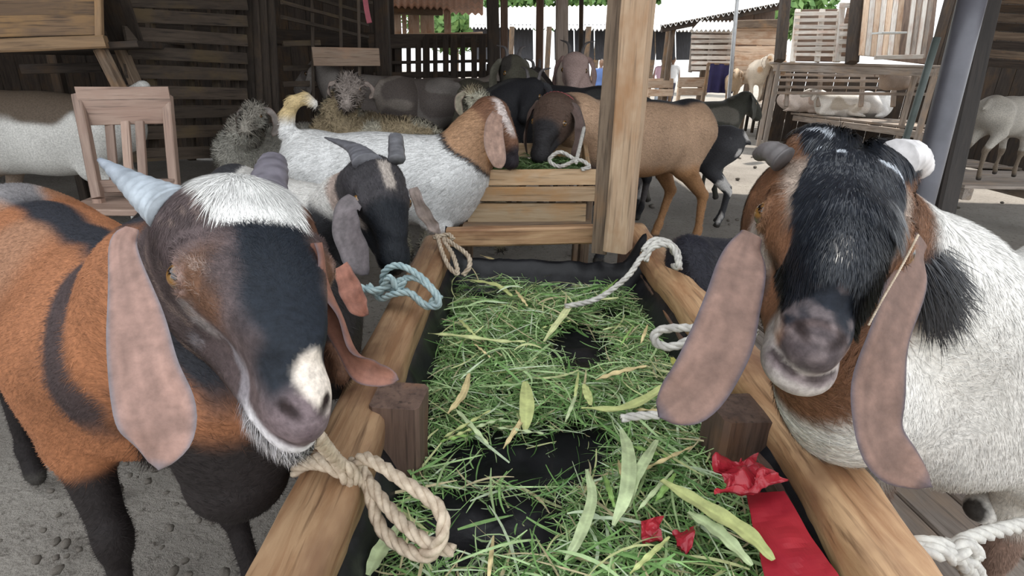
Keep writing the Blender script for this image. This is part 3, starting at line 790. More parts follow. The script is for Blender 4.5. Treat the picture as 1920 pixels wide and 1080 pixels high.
W('beam', 1378, 46, 9.1, 1474, 44, 8.7, .12, .06, WOLD, t1)
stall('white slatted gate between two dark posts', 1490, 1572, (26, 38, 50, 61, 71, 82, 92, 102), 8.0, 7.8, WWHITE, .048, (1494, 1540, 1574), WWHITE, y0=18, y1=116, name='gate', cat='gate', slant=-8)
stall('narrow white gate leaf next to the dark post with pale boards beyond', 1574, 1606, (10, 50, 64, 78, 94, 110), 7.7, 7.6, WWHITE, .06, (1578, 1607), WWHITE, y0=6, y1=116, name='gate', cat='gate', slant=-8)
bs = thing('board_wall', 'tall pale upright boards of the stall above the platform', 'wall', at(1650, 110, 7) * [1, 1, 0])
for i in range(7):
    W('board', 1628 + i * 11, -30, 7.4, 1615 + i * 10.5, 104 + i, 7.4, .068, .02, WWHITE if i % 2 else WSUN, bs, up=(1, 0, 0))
for i in range(4):
    W('board', 1716 + i * 11, -20, 7.3, 1700 + i * 10, 108, 7.3, .05, .02, WGREY if i % 2 else WWHITE, bs, up=(1, 0, 0))
W('shade_panel', 1720, -60, 7.75, 1700, 116, 7.75, .62, .03, BACKW, bs, up=(1, 0, 0))  # backing added to give the dark behind the boards
W('rail', 1640, 108, 7.2, 1730, 106, 7.2, .05, .03, WWHITE, bs)
tr = W('tray', 1644, 62, 7.0, 1690, 62, 7.0, .02, .22, plain('tray_white', (.7, .72, .7), rough=.4)); tag(tr, 'pale tray shelf against the upright boards', 'shelf')
ob = thing('shade_infill_wall', 'plank wall added to darken the gap right of the thick grey pole', 'wall', at(1900, 120, 4.6) * [1, 1, 0])  # infill added where bright sky would show instead of shade
for i in range(9):
    W('plank', 1838, -20 + i * 17, 4.4, 2000, -14 + i * 18, 4.2, .055, .02, WOLD if i % 2 else WDARK, ob)
# platform with lying goats: deck boards running across, raised on legs
def deck(label, corners, h, n, mat, th=.03, leg=.06, cat='platform', lips=True):
    """corners: near-left, near-right, far-right, far-left in world xy"""
    c = [np.array([p[0], p[1], h]) for p in corners]
    t = thing('platform', label, cat, ((c[0][0] + c[2][0]) / 2, (c[0][1] + c[2][1]) / 2, 0))
    for i in range(n):
        f = (i + .5) / n; a = c[0] * (1 - f) + c[3] * f; b = c[1] * (1 - f) + c[2] * f
        wd = np.linalg.norm(c[3] - c[0]) / n * .93
        plank('board', a, b, wd, th, mat, t, segs=2, jit=.002)
    for q in (c[0], c[1], c[2], c[3]):
        s = q + ((c[0] + c[2]) / 2 - q) * .06
        plank('leg', (s[0], s[1], 0), (s[0], s[1], h - th / 2), leg, leg, mat, t, up=(1, 0, 0))
    plank('beam', c[0] + [0, .03, -.07], c[1] + [0, .03, -.07], .05, .09, mat, t)
    return t
deck('low wide board platform where the white goats lie', (on(1425, 205, .48), on(1745, 245, .48), on(1745, 205, .48), on(1430, 188, .48)), .48, 7, WGREY, leg=.10)
deck('long upper board shelf below the slatted gates', (at(1452, 130, 8.3), at(1768, 130, 7.1), at(1768, 130, 7.1) + [.2, .7, 0], at(1452, 130, 8.3) + [.2, .7, 0]), at(1610, 122, 7.8)[2], 4, WGREY)
pen = thing('rail_fence', 'grey rails below the upper shelf behind the lying goats', 'fence', at(1600, 180, 8) * [1, 1, 0])
for y_ in (131, 140, 150, 163, 174): W('rail', 1455, y_, 9.6, 1765, y_ + 3, 8.5, .045, .04, WGREY, pen)
for x_ in (1480, 1540, 1620, 1680, 1730): W('upright', x_, 124, 9.55 - (x_-1480) * .0033, x_ - 6, 200, 9.55 - (x_-1480) * .0033, .06, .05, WGREY, pen, up=(1, 0, 0))
wr_ = thing('shade_wall_right', 'dark board wall added to darken the gaps behind the platforms', 'wall', at(1850, 130, 9) * [1, 1, 0]); del wr_['label'], wr_['category']; wr_['kind'] = 'structure'  # dark boards stand in for shade between and behind the rails
for (xa, za, xb, zb, top) in ((1440, 9.9, 1770, 8.9, SHELF - .05), (1735, 8.6, 2080, 6.2, 2.4)):
    a, b = at(xa, 130, za) * [1, 1, 0], at(xb, 130, zb) * [1, 1, 0]; nb_ = int(np.linalg.norm(b - a) / .2)
    for i in range(nb_):
        c = a + (b - a) * (i + .5) / nb_; plank('plank', c, c + [0, 0, top + random.uniform(-.03, .03)], .025, np.linalg.norm(b - a) / nb_ * .97, WDARK, wr_, up=b - a)
# bench / small table in the yard
bt = thing('table', 'low dark wooden table standing alone on the yard ground', 'table', on(1370, 246, 0))
p = on(1370, 246, 0); hh = .52; zt = np.array([p[0], p[1], hh])
plank('table_top', zt + [-.40, 0, 0], zt + [.42, 0, 0], .42, .05, WGREY, bt); plank('apron', zt + [-.38, -.17, -.08], zt + [.40, -.17, -.08], .03, .10, WDARK, bt)
for sx, sy in ((-.34, -.17), (.36, -.17), (.36, .17), (-.34, .17), (.05, -.17)): plank('leg', (zt[0] + sx, zt[1] + sy, 0), (zt[0] + sx, zt[1] + sy, hh - .02), .05, .05, WDARK, bt, up=(1, 0, 0))
# dark blue cloth hanging on a rack
g = at(1354, 145, 9.3); bc = thing('cloth_rack', 'dark blue cloth hung over a low rack in the yard', 'rack', g * [1, 1, 0])
cu = np.linspace(-.22, .22, 22); cvv = np.linspace(0, 1, 8)
P = np.array([[g[0] + u, g[1] + .03 * math.sin(u * 40) * (.3 + v), g[2] + .20 - v * .44] for u in cu for v in cvv]); gf = grid_faces(22, 8)
mobj('cloth', np.vstack([P, P + [0, .01, 0]]), [gf, gf[:, ::-1] + len(P)], plain('navy_cloth', (.03, .025, .09), rough=.9), bc)
plank('rail', g + [-.26, 0.015, .20], g + [.26, 0.015, .20], .03, .03, WOLD, bc)
for sx in (-.25, .25): plank('leg', (g[0] + sx, g[1] + .015, 0), (g[0] + sx, g[1] + .015, g[2] + .2), .04, .04, WOLD, bc, up=(1, 0, 0))
# low peach coloured troughs in the sunlit yard
for (x0, x1, y, z, lab) in ((1215, 1262, 158, 10.5, 'sunlit feed trough next to the tall post, shorter one'), (1272, 1325, 156, 10, 'sunlit feed trough just left of the dark blue cloth')):
    t = thing('feed_trough', lab, 'trough', at((x0 + x1) / 2, y + 20, z) * [1, 1, 0])
    W('board', x0, y, z, x1, y, z, .13, .03, WSUN, t); W('board', x0, y + 16, z, x1, y + 16, z, .12, .03, WSUN, t); W('board', x0, y - 4, z + .4, x1, y - 4, z + .4, .13, .03, WSUN, t)
    for xx in (x0 + 3, x1 - 3):
        q = at(xx, y, z + .05); plank('leg', (q[0], q[1], 0), q, .06, .06, WSUN, t, up=(1, 0, 0))
# stack of pallets on the right
def pallet(o, dx, dy, h, mat, label, n=4, wd=.14, grp=None):
    t = thing('pallet', label, 'pallet', (o[0], o[1], h), grp); dx, dy = np.asarray(dx, float), np.asarray(dy, float)
    for i in range(n):
        f = (i + .5) / n; a = np.array([o[0], o[1], h + .10]) + dy * f
        plank('board', a, a + dx, wd, .022, mat, t, segs=2, jit=.001)
    for f in (.04, .5, .96):
        a = np.array([o[0], o[1], h + .045]) + dx * f; plank('bearer', a, a + dy, .07, .09, mat, t)
    return t
o_ = on(1775, 322, .0)
pallet(on(1790, 318, .06), (1.6, -.15, 0), (.25, .75, 0), 0.0, WGREY, 'wooden pallet lying lowest beside the grey pole')
pallet(on(1815, 262, .33), (1.5, -.15, 0), (.2, .7, 0), .24, WGREY, 'middle wooden pallet of the stepped stack at the right edge')
q = on(1840, 262, .28)
for k in range(0): plank('block', np.array([q[0] + .1 + k * .55, q[1] + .1, .105]), np.array([q[0] + .2 + k * .55, q[1] + .1, .105]), .1, .13, WGREY, None) and None
# ================================================================== the two goats at the front
def nz(P, f, a, s=0): return (noise3(P, f, s) - .5) * a

# ---- brown goat with the white poll, left of the trough
BROWN, BLACK, WHITE = (.33, .138, .066), (.016, .018, .023), (.80, .78, .74)
hA = HeadFrame(at(445, 348, .69), at(608, 705, .50), right=at(300, 545, .55), left=at(603, 490, .68), wf=1.22)
bA = Body((-.84, 1.05), (.50, -.42), .98)
def colA(P, bl, hl):
    c = np.tile(np.array(BROWN), (len(P), 1)) * (.8 + .4 * noise3(P, 9))[:, None]
    n = nz(P, 14, .06)
    c = mixm(c, (.30, .19, .13), sstep(.55, .8, noise3(P, 5, 4)) * .5 * sstep(.6, .72, bl[:, 2]))
    c = mixm(c, (.03, .032, .04), sstep(.045, .02, np.abs(bl[:, 1]) + n * .6) * sstep(.6, .68, bl[:, 2]))       # dorsal stripe
    c = mixm(c, (.03, .032, .04), sstep(.035, .02, np.abs(bl[:, 0] - .385) + n * .5) * sstep(.48, .56, bl[:, 2]) * .9)
    c = mixm(c, (.35, .33, .33), sstep(.06, .03, np.abs(bl[:, 1]) + n) * sstep(-.1, -.3, bl[:, 0]) * sstep(.6, .68, bl[:, 2]) * .6)
    c = mixm(c, (.022, .018, .018), np.clip(sstep(.63, .56, bl[:, 2] + n) * sstep(.40, .45, bl[:, 0] + n) + sstep(.42, .36, bl[:, 2] + n) * sstep(.1, .15, bl[:, 0]), 0, 1))                  # dark chest and fore legs
    c = mixm(c, (.022, .018, .018), sstep(.40, .32, bl[:, 2] + n) * sstep(-.1, -.2, bl[:, 0]))
    x, y, z = hl.T; nn = nz(P, 30, .03, 2)
    hm = headmask(hl, nn * .5) * sstep(-.06, -.02, x + nn)
    hc = np.tile(np.array([.095, .070, .070]), (len(P), 1)) * (.6 + .8 * noise3(P * [1, 1, .6], 60, 3))[:, None]
    hc = mixm(hc, (.13, .065, .038), sstep(.03, .05, np.abs(y) + nn * .6) * sstep(.09, .12, x) * sstep(.2, .16, x) * sstep(-.075, -.05, z))
    hc = mixm(hc, (.16, .07, .04), sstep(.02, .04, y + nn) * sstep(.10, .04, x))
    hc = mixm(hc, (.26, .24, .26), sstep(.55, .75, noise3(P, 45, 5)) * sstep(-.05, -.075, z) * .8 * sstep(.1, .14, x))
    hc = mixm(hc, (.17, .13, .14), sstep(.235, .27, x) * .8)
    bl_ = sstep(.036, .022, np.abs(y - .004) + nn * .5) * sstep(.07, .085, x + nn * .3) * sstep(.272, .25, x) * sstep(-.07, -.05, z)
    hc = mixm(hc, (.013, .017, .024), bl_)
    hc = mixm(hc, (.30, .21, .19), sstep(.022, .014, np.hypot(x - .106, z + .040)) * sstep(.03, .04, np.abs(y)) * .9)
    hc = mixm(hc, (.38, .34, .33), sstep(.012, .004, np.abs(z + .062 + (x - .12) * .15)) * sstep(.10, .12, x) * sstep(.19, .14, x) * sstep(.03, .04, -y) * .7)
    hc = mixm(hc, WHITE, sstep(.040, .028, np.abs(y - .004) + nn * .8) * sstep(.088, .072, x + nn * .8) * sstep(-.035, -.02, z))
    hc = mixm(hc, (.72, .64, .56), sstep(.024, .017, np.hypot(x - .258, (y - .016) * .9) + nn * .25) * sstep(-.062, -.05, z))
    hc = mixm(hc, (.60, .58, .60), sstep(-.082, -.092, z + nn * .3) * sstep(.21, .235, x))
    hc = mixm(hc, (.10, .07, .08), sstep(.285, .291, x) * sstep(-.082, -.076, z) * sstep(-.045, -.05, z) * .9)
    hc = mixm(hc, (.03, .022, .022), sstep(-.095, -.115, z) * sstep(.22, .18, x) * .9)
    hc = mixm(hc, (.02, .012, .012), np.maximum(sstep(.0085, .005, np.minimum(*[segd(hl, (.284, yy * .0105, -.049), (.268, yy * .018, -.047)) for yy in (-1, 1)])), .8 * sstep(.005, .0025, np.minimum(*[segd(hl, (.293, 0, -.086), (.262, yy * .026, -.084)) for yy in (-1, 1)]))))
    return c * (1 - hm[:, None]) + hc * hm[:, None]
gA, VA, QA, cA = goat('goat', 'brown goat with white tufted poll and black nose blaze beside trough', bA, hA, colA, res=.0045, roman=.45, snout=.80, fine=True, ears=False,
    neck=dict(r0=.125, r1=.075), extra=[RC(at(430, 740, .84), at(445, 880, .86), .11, .075, .08)], fat=1.05, feet={'fl': (.42, .09), 'fr': (.30, -.10), 'hl': (-.36, .1), 'hr': (-.40, -.1)}, tail=((-.43, 0, .74), (-.50, 0, .60)))
PINK, PRIM = (.27, .165, .135), (.16, .145, .16)
ear(gA, [at(247, 430, .615), at(232, 470, .60), at(256, 590, .575), at(275, 700, .56), at(305, 800, .555), at(300, 880, .555)],
    [.006, .014, .024, .034, .036, .012], [_n([.35, -1, .3]), _n([.15, -1, .35])], PINK, PRIM, cup=.18, thick=.007)
ear(gA, [at(597, 455, .64), at(607, 520, .645), at(632, 590, .65), at(665, 665, .65), at(705, 698, .65), at(748, 712, .65)],
    [.010, .017, .017, .018, .015, .008], [_n([-.9, -.45, .2]), _n([-.7, -.5, .5])], (.26, .12, .085), (.13, .10, .11), cup=.6, thick=.008)
horn(gA, [at(330, 395, .66), at(262, 352, .68), at(188, 300, .71)], .034, .004, (.34, .38, .42), (.25, .28, .33), sq=.8, rings=9, k=18)
horn(gA, [at(500, 360, .70), at(508, 322, .73), at(512, 302, .75)], .024, .017, (.12, .11, .13), sq=.8, rings=4)
def dirA(P, Nn):
    hl = hA.loc(P); bl = bA.loc(P); hw = sstep(-.06, -.01, hl[:, 0])[:, None] * (np.linalg.norm(hl, axis=1) < .4)[:, None]
    D = np.tile(-bA.f * 1.0 + np.array([0, 0, -.6]), (len(P), 1))
    side = np.sign(hl[:, 1])[:, None] * hA.Y[None]
    hd = hA.X[None] * -.6 + side * (.25 + 3 * np.abs(hl[:, 1])[:, None])
    tuft = ((hl[:, 0] < .085) & (hl[:, 2] > -.05))[:, None]
    ctr = hA.p(.012, .0, 0)
    rad = P - ctr; rad = rad / (np.linalg.norm(rad, axis=1)[:, None] + 1e-6)
    hd = np.where(tuft, rad + hA.X * .3, hd)
    return D * (1 - hw) + hd * hw
def strkA(P, C):
    q = hA.loc(P); s_ = noise3(np.stack([q[:, 0] * 25, q[:, 1] * 160, q[:, 2] * 160], 1), 1.0, 12); side = sstep(.03, .045, np.abs(q[:, 1])) * sstep(.0, .03, q[:, 0])
    C = C * (.75 + .5 * s_)[:, None]; return mixm(C, (.27, .20, .17), sstep(.66, .78, s_) * side * .8)
inhead = lambda h: (lambda P: ((h.loc(P)[:, 0] > -.05) & (np.abs(h.loc(P)[:, 1]) < .1) & (h.loc(P)[:, 2] > -.14) & (h.loc(P)[:, 0] < .225) ).astype(float))
def noteye(h):
    def f(P):
        q = h.loc(P); return (np.hypot(q[:, 0] - .104, q[:, 2] + .0385) > .017) | (np.abs(q[:, 1]) < .03)
    return f
fur('fur', gA, VA, QA, cA, 60000, lambda P: (.011 - .007 * sstep(.1, .24, hA.loc(P)[:, 0])), .0007, dirA, wt=lambda P: inhead(hA)(P) * noteye(hA)(P), lift=.3, jit=.3, colf=strkA)
fur('fur', gA, VA, QA, cA, 60000, .017, .0010, dirA, wt=lambda P: (1 - inhead(hA)(P)) * (1 - headmask(hA.loc(P))), lift=.22, jit=.2)
def tuftw(P):
    q = hA.loc(P); return sstep(.034, .020, np.abs(q[:, 1] - .004)) * sstep(.080, .055, q[:, 0]) * sstep(-.04, -.02, q[:, 2]) * sstep(-.05, -.02, q[:, 0])
fur('hair_tuft', gA, VA, QA, cA, 9000, .030, .0010, dirA, wt=tuftw, S=4, lift=.32, jit=.3, label='white hair tuft on the poll', colf=lambda P, C: np.tile(np.array([[.86, .85, .82]]), (len(P), 1)),
    bend=lambda P: np.tile(np.array([[0, -.04, -.16]]), (len(P), 1)), tip=1.0)
def chinw(P):
    q = hA.loc(P); return sstep(-.095, -.105, q[:, 2]) * sstep(.20, .23, q[:, 0])
fur('beard', gA, VA, QA, cA, 2500, .022, .0008, lambda P, Nn: np.tile(np.array([[0, -.1, -1.]]), (len(P), 1)), wt=chinw, S=3, lift=.5, jit=.25)
def chw(P):
    q = bA.loc(P); hq = hA.loc(P); return sstep(.36, .40, q[:, 0]) * sstep(-.05, .0, q[:, 1]) * sstep(.64, .56, q[:, 2]) * sstep(.40, .5, q[:, 2]) * (hq[:, 0] < .05)
fur('chest_hair', gA, VA, QA, cA, 9000, .055, .0013, lambda P, Nn: np.tile(np.array([[.05, -.1, -1.]]), (len(P), 1)), wt=chw, S=4, lift=.3, jit=.25, label='dark shaggy chest hair',
    colf=lambda P, C: C * .0 + np.array([[.03, .022, .02]]))

# ---- white bodied goat with black roman nose, right of the trough
hB = HeadFrame(at(1592, 305, .69), at(1590, 560, .465), right=at(1428, 410, .562), left=at(1712, 436, .572), wf=1.2)
bB = Body((1.06, 1.02), (-.80, -.52), 1.0)
def neckpatch(P):
    q = (P - CAM) @ W2C; x, y = q[:, 0] / q[:, 2] * F + CX, q[:, 1] / q[:, 2] * F + CY
    return np.hypot((x - 1748) / 40, (y - 520) / 75)
def colB(P, bl, hl):
    c = np.tile(np.array([.72, .70, .66]), (len(P), 1)) * (.88 + .2 * noise3(P, 6))[:, None]
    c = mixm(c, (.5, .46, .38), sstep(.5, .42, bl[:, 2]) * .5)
    n = nz(P, 14, .05)
    c = mixm(c, (.20, .13, .10), sstep(.36, .28, bl[:, 2] + n))
    x, y, z = hl.T; nn = nz(P, 30, .03, 2)
    nk = sstep(.20, .16, np.linalg.norm(P - hB.p(.10, -.02, -.13), axis=1) / hB.s + n * .6)
    c = mixm(c, (.14, .065, .035), nk)
    c = mixm(c, (.02, .02, .025), sstep(1.2, .6, neckpatch(P) + n * 3))
    hm = headmask(hl, nn * .5)
    hc = np.tile(np.array([.20, .095, .05]), (len(P), 1)) * (.55 + .9 * noise3(P, 45, 3))[:, None]
    hc = mixm(hc, (.42, .33, .27), sstep(.014, .007, np.abs(np.abs(y) - .040 + (x - .07) * .12) + nn * .1) * sstep(.03, .055, x) * sstep(.17, .13, x) * sstep(-.07, -.05, z))
    hc = mixm(hc, (.40, .34, .30), sstep(.017, .010, np.abs(z + .064 + (x - .1) * .22)) * sstep(.07, .09, x) * sstep(.17, .13, x) * sstep(.03, .038, np.abs(y)))
    hc = mixm(hc, (.05, .04, .04), sstep(.012, .006, np.abs(z + .084 + (x - .1) * .1)) * sstep(.10, .12, x) * sstep(.2, .17, x) * sstep(.03, .036, np.abs(y)) * .8)
    hc = mixm(hc, (.30, .17, .10), sstep(.022, .014, np.hypot(x - .106, z + .040)) * sstep(.03, .04, np.abs(y)) * .8)
    blk = sstep(.041, .033, np.abs(y) + nn * .4) * sstep(-.068, -.055, z) * sstep(.276, .260, x)
    hc = mixm(hc, (.012, .015, .022), blk)
    hc = mixm(hc, (.07, .055, .058), sstep(.255, .272, x))
    hc = mixm(hc, (.40, .36, .34), np.maximum(sstep(-.074, -.082, z + nn * .1), .75 * sstep(.020, .026, np.abs(y)) * sstep(-.058, -.066, z)) * sstep(.205, .225, x + (z + .08) * .4))
    hc = mixm(hc, (.20, .16, .16), sstep(.5, .7, noise3(P, 90, 6)) * sstep(.23, .25, x) * .5)
    hc = mixm(hc, (.17, .13, .14), sstep(.007, .002, np.abs(z + .088)) * sstep(.25, .27, x) * .8)
    hc = mixm(hc, (.10, .05, .03), sstep(-.10, -.115, z) * sstep(.2, .16, x))
    hc = mixm(hc, (.02, .012, .012), np.maximum(sstep(.0085, .005, np.minimum(*[segd(hl, (.284, yy * .0105, -.049), (.268, yy * .018, -.047)) for yy in (-1, 1)])), .8 * sstep(.005, .0025, np.minimum(*[segd(hl, (.293, 0, -.086), (.262, yy * .026, -.084)) for yy in (-1, 1)]))))
    return c * (1 - hm[:, None]) + hc * hm[:, None]
chinup = []
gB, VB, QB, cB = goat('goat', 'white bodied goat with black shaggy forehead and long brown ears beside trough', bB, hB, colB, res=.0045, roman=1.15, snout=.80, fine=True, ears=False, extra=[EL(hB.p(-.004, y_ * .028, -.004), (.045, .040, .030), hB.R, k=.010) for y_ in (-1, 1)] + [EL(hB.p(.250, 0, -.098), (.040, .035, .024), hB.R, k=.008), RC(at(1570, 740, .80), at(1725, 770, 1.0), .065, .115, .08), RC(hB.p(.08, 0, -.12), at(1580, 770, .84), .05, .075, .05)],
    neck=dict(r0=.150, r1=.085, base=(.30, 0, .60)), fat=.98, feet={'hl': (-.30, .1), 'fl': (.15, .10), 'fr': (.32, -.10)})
EB, ER = (.185, .112, .088), (.07, .06, .075)
ear(gB, [at(1408, 442, .60), at(1393, 485, .585), at(1372, 570, .555), at(1345, 650, .545), at(1300, 730, .54), at(1235, 782, .54)],
    [.010, .022, .028, .029, .030, .017], [_n([-.2, -1, .25]), _n([-.1, -1, .6])], EB, ER, cup=.14, thick=.009)
ear(gB, [at(1722, 450, .63), at(1705, 500, .615), at(1665, 620, .59), at(1640, 740, .58), at(1655, 840, .575), at(1742, 912, .58)],
    [.012, .025, .030, .030, .031, .012], [_n([.3, -1, .25]), _n([.15, -1, .5])], EB, ER, cup=.14, thick=.009)
horn(gB, [at(1470, 300, .66), at(1445, 284, .67), at(1424, 290, .69)], .019, .010, (.10, .09, .09), rings=5, sq=.8)
horn(gB, [at(1680, 300, .66), at(1706, 296, .67), at(1722, 314, .69)], .026, .017, (.60, .58, .58), rings=5, sq=.9, label='pale stump horn')
def dirB(P, Nn):
    hl = hB.loc(P); hw = sstep(-.06, -.01, hl[:, 0])[:, None] * (np.linalg.norm(hl, axis=1) < .4)[:, None]
    D = np.tile(-bB.f * .7 + np.array([0, 0, -1.]), (len(P), 1))
    side = np.sign(hl[:, 1])[:, None] * hB.Y[None]
    hd = hB.X[None] * .5 + side * (.1 + 3 * np.abs(hl[:, 1])[:, None])
    return D * (1 - hw) + hd * hw
fur('fur', gB, VB, QB, cB, 60000, lambda P: (.011 - .007 * sstep(.12, .24, hB.loc(P)[:, 0])), .0007, dirB, wt=lambda P: inhead(hB)(P) * noteye(hB)(P), lift=.3, jit=.35)
fur('fur', gB, VB, QB, cB, 75000, .022, .0011, dirB, wt=lambda P: (1 - inhead(hB)(P)) * (1 - headmask(hB.loc(P)) * (hB.loc(P)[:, 0] > 0)), lift=.2, jit=.16)
def lock(n, cond, D, L, lf, colr, S=6, bend=(0, -.05, -.12), seed=0, wd=.0012, name='hair', lab='long black forehead hair'):
    def wt(P):
        q = hB.loc(P); return cond(q) * (q[:, 2] > -.062)
    def cf(P, C):
        q = hB.loc(P); f = colr(q, P)[:, None]; return np.array([[.012, .015, .021]]) * (1 - f) + np.array([[.40, .43, .47]]) * f
    return fur(name, gB, VB, QB, cB, n, L, wd, D, wt=wt, S=S, lift=lf, jit=.10, mat=HAIRG, label=lab, colf=cf, bend=lambda P: np.tile(np.array([bend]), (len(P), 1)), tip=1.3)
def dpart(P, Nn):
    q = hB.loc(P); return np.sign(q[:, 1] + .004)[:, None] * hB.Y[None] * .8 + hB.X[None] * .9
lock(9000, lambda q: sstep(.02, .0, q[:, 0]) * (np.abs(q[:, 1]) < .036) * (q[:, 0] > -.036), dpart, .036, .7,
     lambda q, P: sstep(.60, .64, noise3(P, 90, 9)) * (q[:, 1] < .0) * (q[:, 0] > -.045) , bend=(0, -.04, -.34))
def dfan(P, Nn):
    q = hB.loc(P); return (q[:, 1] * 14)[:, None] * hB.Y[None] + hB.X[None] * 1.0
lock(9000, lambda q: (np.abs(q[:, 1]) < .031) * (q[:, 0] > .015) * (q[:, 0] < .055), dfan, .036, .75,
     lambda q, P: sstep(.58, .62, noise3(P, 90, 8)) * sstep(.032, .024, q[:, 0]), bend=(0, -.05, -.36))
lock(12000, lambda q: (np.abs(q[:, 1]) < .034) * (q[:, 0] > .05) * (q[:, 0] < .15), dfan, .028, .55,
     lambda q, P: q[:, 0] * 0, S=4, bend=(0, -.04, -.25))
lock(14000, lambda q: (np.abs(q[:, 1]) < .034) * (q[:, 0] > .13) * (q[:, 0] < .235), dfan, .014, .5,
     lambda q, P: q[:, 0] * 0, S=3, bend=(0, -.04, -.2), wd=.0009)
def nckw(P):
    return sstep(1.1, .6, neckpatch(P)) * (np.linalg.norm(hB.loc(P), axis=1) > .12)
fur('neck_hair', gB, VB, QB, cB, 5000, .055, .0013, lambda P, Nn: np.tile(np.array([[.5, -.1, -1.]]), (len(P), 1)), wt=nckw, S=4, lift=.55, jit=.25, mat=HAIRG, label='black hair patch on the neck',
    colf=lambda P, C: C * 0 + np.array([[.014, .015, .02]]))
# ================================================================== trough
RT = .50                     # rail top height
def rail(pts, w_, t_, label, name='rail'):
    """long rounded log-like beam along world points on its top centre line"""
    n = 60; P = catmull(pts, n); a = np.arange(16) / 16 * 2 * math.pi
    e = .55; sx = np.sign(np.cos(a)) * np.abs(np.cos(a)) ** e * w_ / 2; sz = np.sign(np.sin(a)) * np.abs(np.sin(a)) ** e * t_ / 2
    T, _, _ = frames(P); S = np.cross(T, [0, 0, 1.]); S /= np.linalg.norm(S, axis=1)[:, None]; U = np.cross(S, T)
    k = 1 + (noise3(P, 6, 3) - .5) * .16
    C = P - np.array([0, 0, t_ / 2])
    V = C[:, None] + S[:, None] * (sx[None] * k[:, None])[..., None] + U[:, None] * (sz[None] * k[:, None])[..., None]
    V = V.reshape(-1, 3); V += (noise3(V, 28, 5) - .5)[:, None] * .005
    # object frame along the beam so that grain follows it
    x, y, z = frame_x(P[0], P[-1]); R = np.stack([x, y, z]); c = P.mean(0)
    i, j = np.meshgrid(np.arange(n - 1), np.arange(16), indexing='ij')
    q = np.stack([i * 16 + j, i * 16 + (j + 1) % 16, (i + 1) * 16 + (j + 1) % 16, (i + 1) * 16 + j], -1).reshape(-1, 4)
    me = mesh_np(name, (V - c) @ R.T, [q, np.array([list(range(16))[::-1], [(n - 1) * 16 + jj for jj in range(16)]])], mats=(WRAIL,))
    Mx = Matrix.Identity(4)
    for r in range(3): Mx[r][0], Mx[r][1], Mx[r][2], Mx[r][3] = x[r], y[r], z[r], c[r]
    o = bpy.data.objects.new(name, me); return o, Mx
tg = thing('feed_trough', 'long wooden feed trough lined with black plastic and full of cut grass', 'trough', (0.08, 1.0, 0))
xl0, xl1, xr0, xr1 = on(512, 1060, RT)[0], on(808, 470, RT)[0], on(1700, 1060, RT)[0], on(1206, 432, RT)[0]
YE = on(975, 450, RT)[1]
PL = [on(455, 1240, RT), on(528, 1060, RT), on(640, 830, RT), on(735, 615, RT), on(808, 470, RT), on(822, 440, RT)]
PR = [on(1830, 1200, RT), on(1700, 1060, RT), on(1545, 830, RT), on(1385, 640, RT), on(1250, 490, RT), on(1188, 418, RT)]
for pts, lab in ((PL, None), (PR, None)):
    o, Mx = rail(pts, .098, .085, lab); put(o, tg, Mx)
# cross board at the far end, legs, blocks
yb = YE + .03
plank('end_board', at(838, 444, 1.93), at(1150, 438, 1.93), .045, .060, WRAIL, tg, segs=4, jit=.001)
for x_, y_ in ((PL[4][0] - .03, PL[4][1]), (PR[5][0] + .0, PR[5][1] + .04), (PL[1][0] + .02, .30), (PR[1][0], .3)):
    plank('leg', (x_, y_, 0), (x_, y_, RT - .09), .07, .07, WBLOCK, tg, up=(1, 0, 0))
def block(px, py, w_, hgt, lab, yaw=0, h=.505):
    c = on(px, py, h); d = np.array([math.sin(yaw), math.cos(yaw), 0])
    o = plank('block', c - [0, 0, hgt], c, w_, w_, WBLOCK, tg, up=d, segs=4, jit=.0016, bev=.10, label=lab); return o
block(747, 742, .088, .50, 'dark stub post beside the left rail', .05)
block(1388, 765, .095, .50, 'dark stub post beside the right rail', -.1, .48)
plank('side_board', PL[1] + [.03, 0, -.17], PL[5] + [.03, 0, -.17], .02, .17, WBLOCK, tg, segs=4, jit=.001)
plank('side_board', PR[1] + [-.03, 0, -.17], PR[5] + [-.03, 0, -.17], .02, .17, WBLOCK, tg, segs=4, jit=.001)
# black plastic liner
n, m = 120, 60; yy = np.linspace(.22, YE - .015, n); uu = np.linspace(0, 1, m)
Yl, Yr = np.array([p[1] for p in PL]), np.array([p[1] for p in PR])
def xin(y, side):
    P = PL if side < 0 else PR; ys_ = np.array([p[1] for p in P]); xs_ = np.array([p[0] for p in P]); return np.interp(y, ys_, xs_)
FLOORZ = .335
L_ = []
for y in yy:
    a, b = xin(y, -1) + .030, xin(y, 1) - .030
    for u in uu:
        x_ = a + (b - a) * u; e = min(u, 1 - u) * (b - a)
        z_ = FLOORZ + (RT - .055 - FLOORZ) * (1 - sstep(0, .075, e)) + (RT - .06 - FLOORZ) * sstep(YE - .07, YE - .02, y)
        L_.append((x_, y, z_))
L_ = np.array(L_); wr = np.abs(noise3(L_ * [1, 1, .2], 9, 2) - .5) * .05 + np.abs(noise3(L_ * [1, 1, .2], 24, 7) - .5) * .022
L_[:, 2] -= wr; LN = plain('black_plastic', (.009, .009, .011), (.016, .016, .019), rough=.36, spec=.3, scale=14, bump=.4)
gf = grid_faces(n, m)
mobj('liner', np.vstack([L_, L_ - [0, 0, .003]]), [gf[:, ::-1], gf + n * m], LN, tg, 'wrinkled black plastic liner')
def toPx(P):
    c = (np.atleast_2d(P) - CAM) @ W2C; return c[:, 0] / c[:, 2] * F + CX, c[:, 1] / c[:, 2] * F + CY

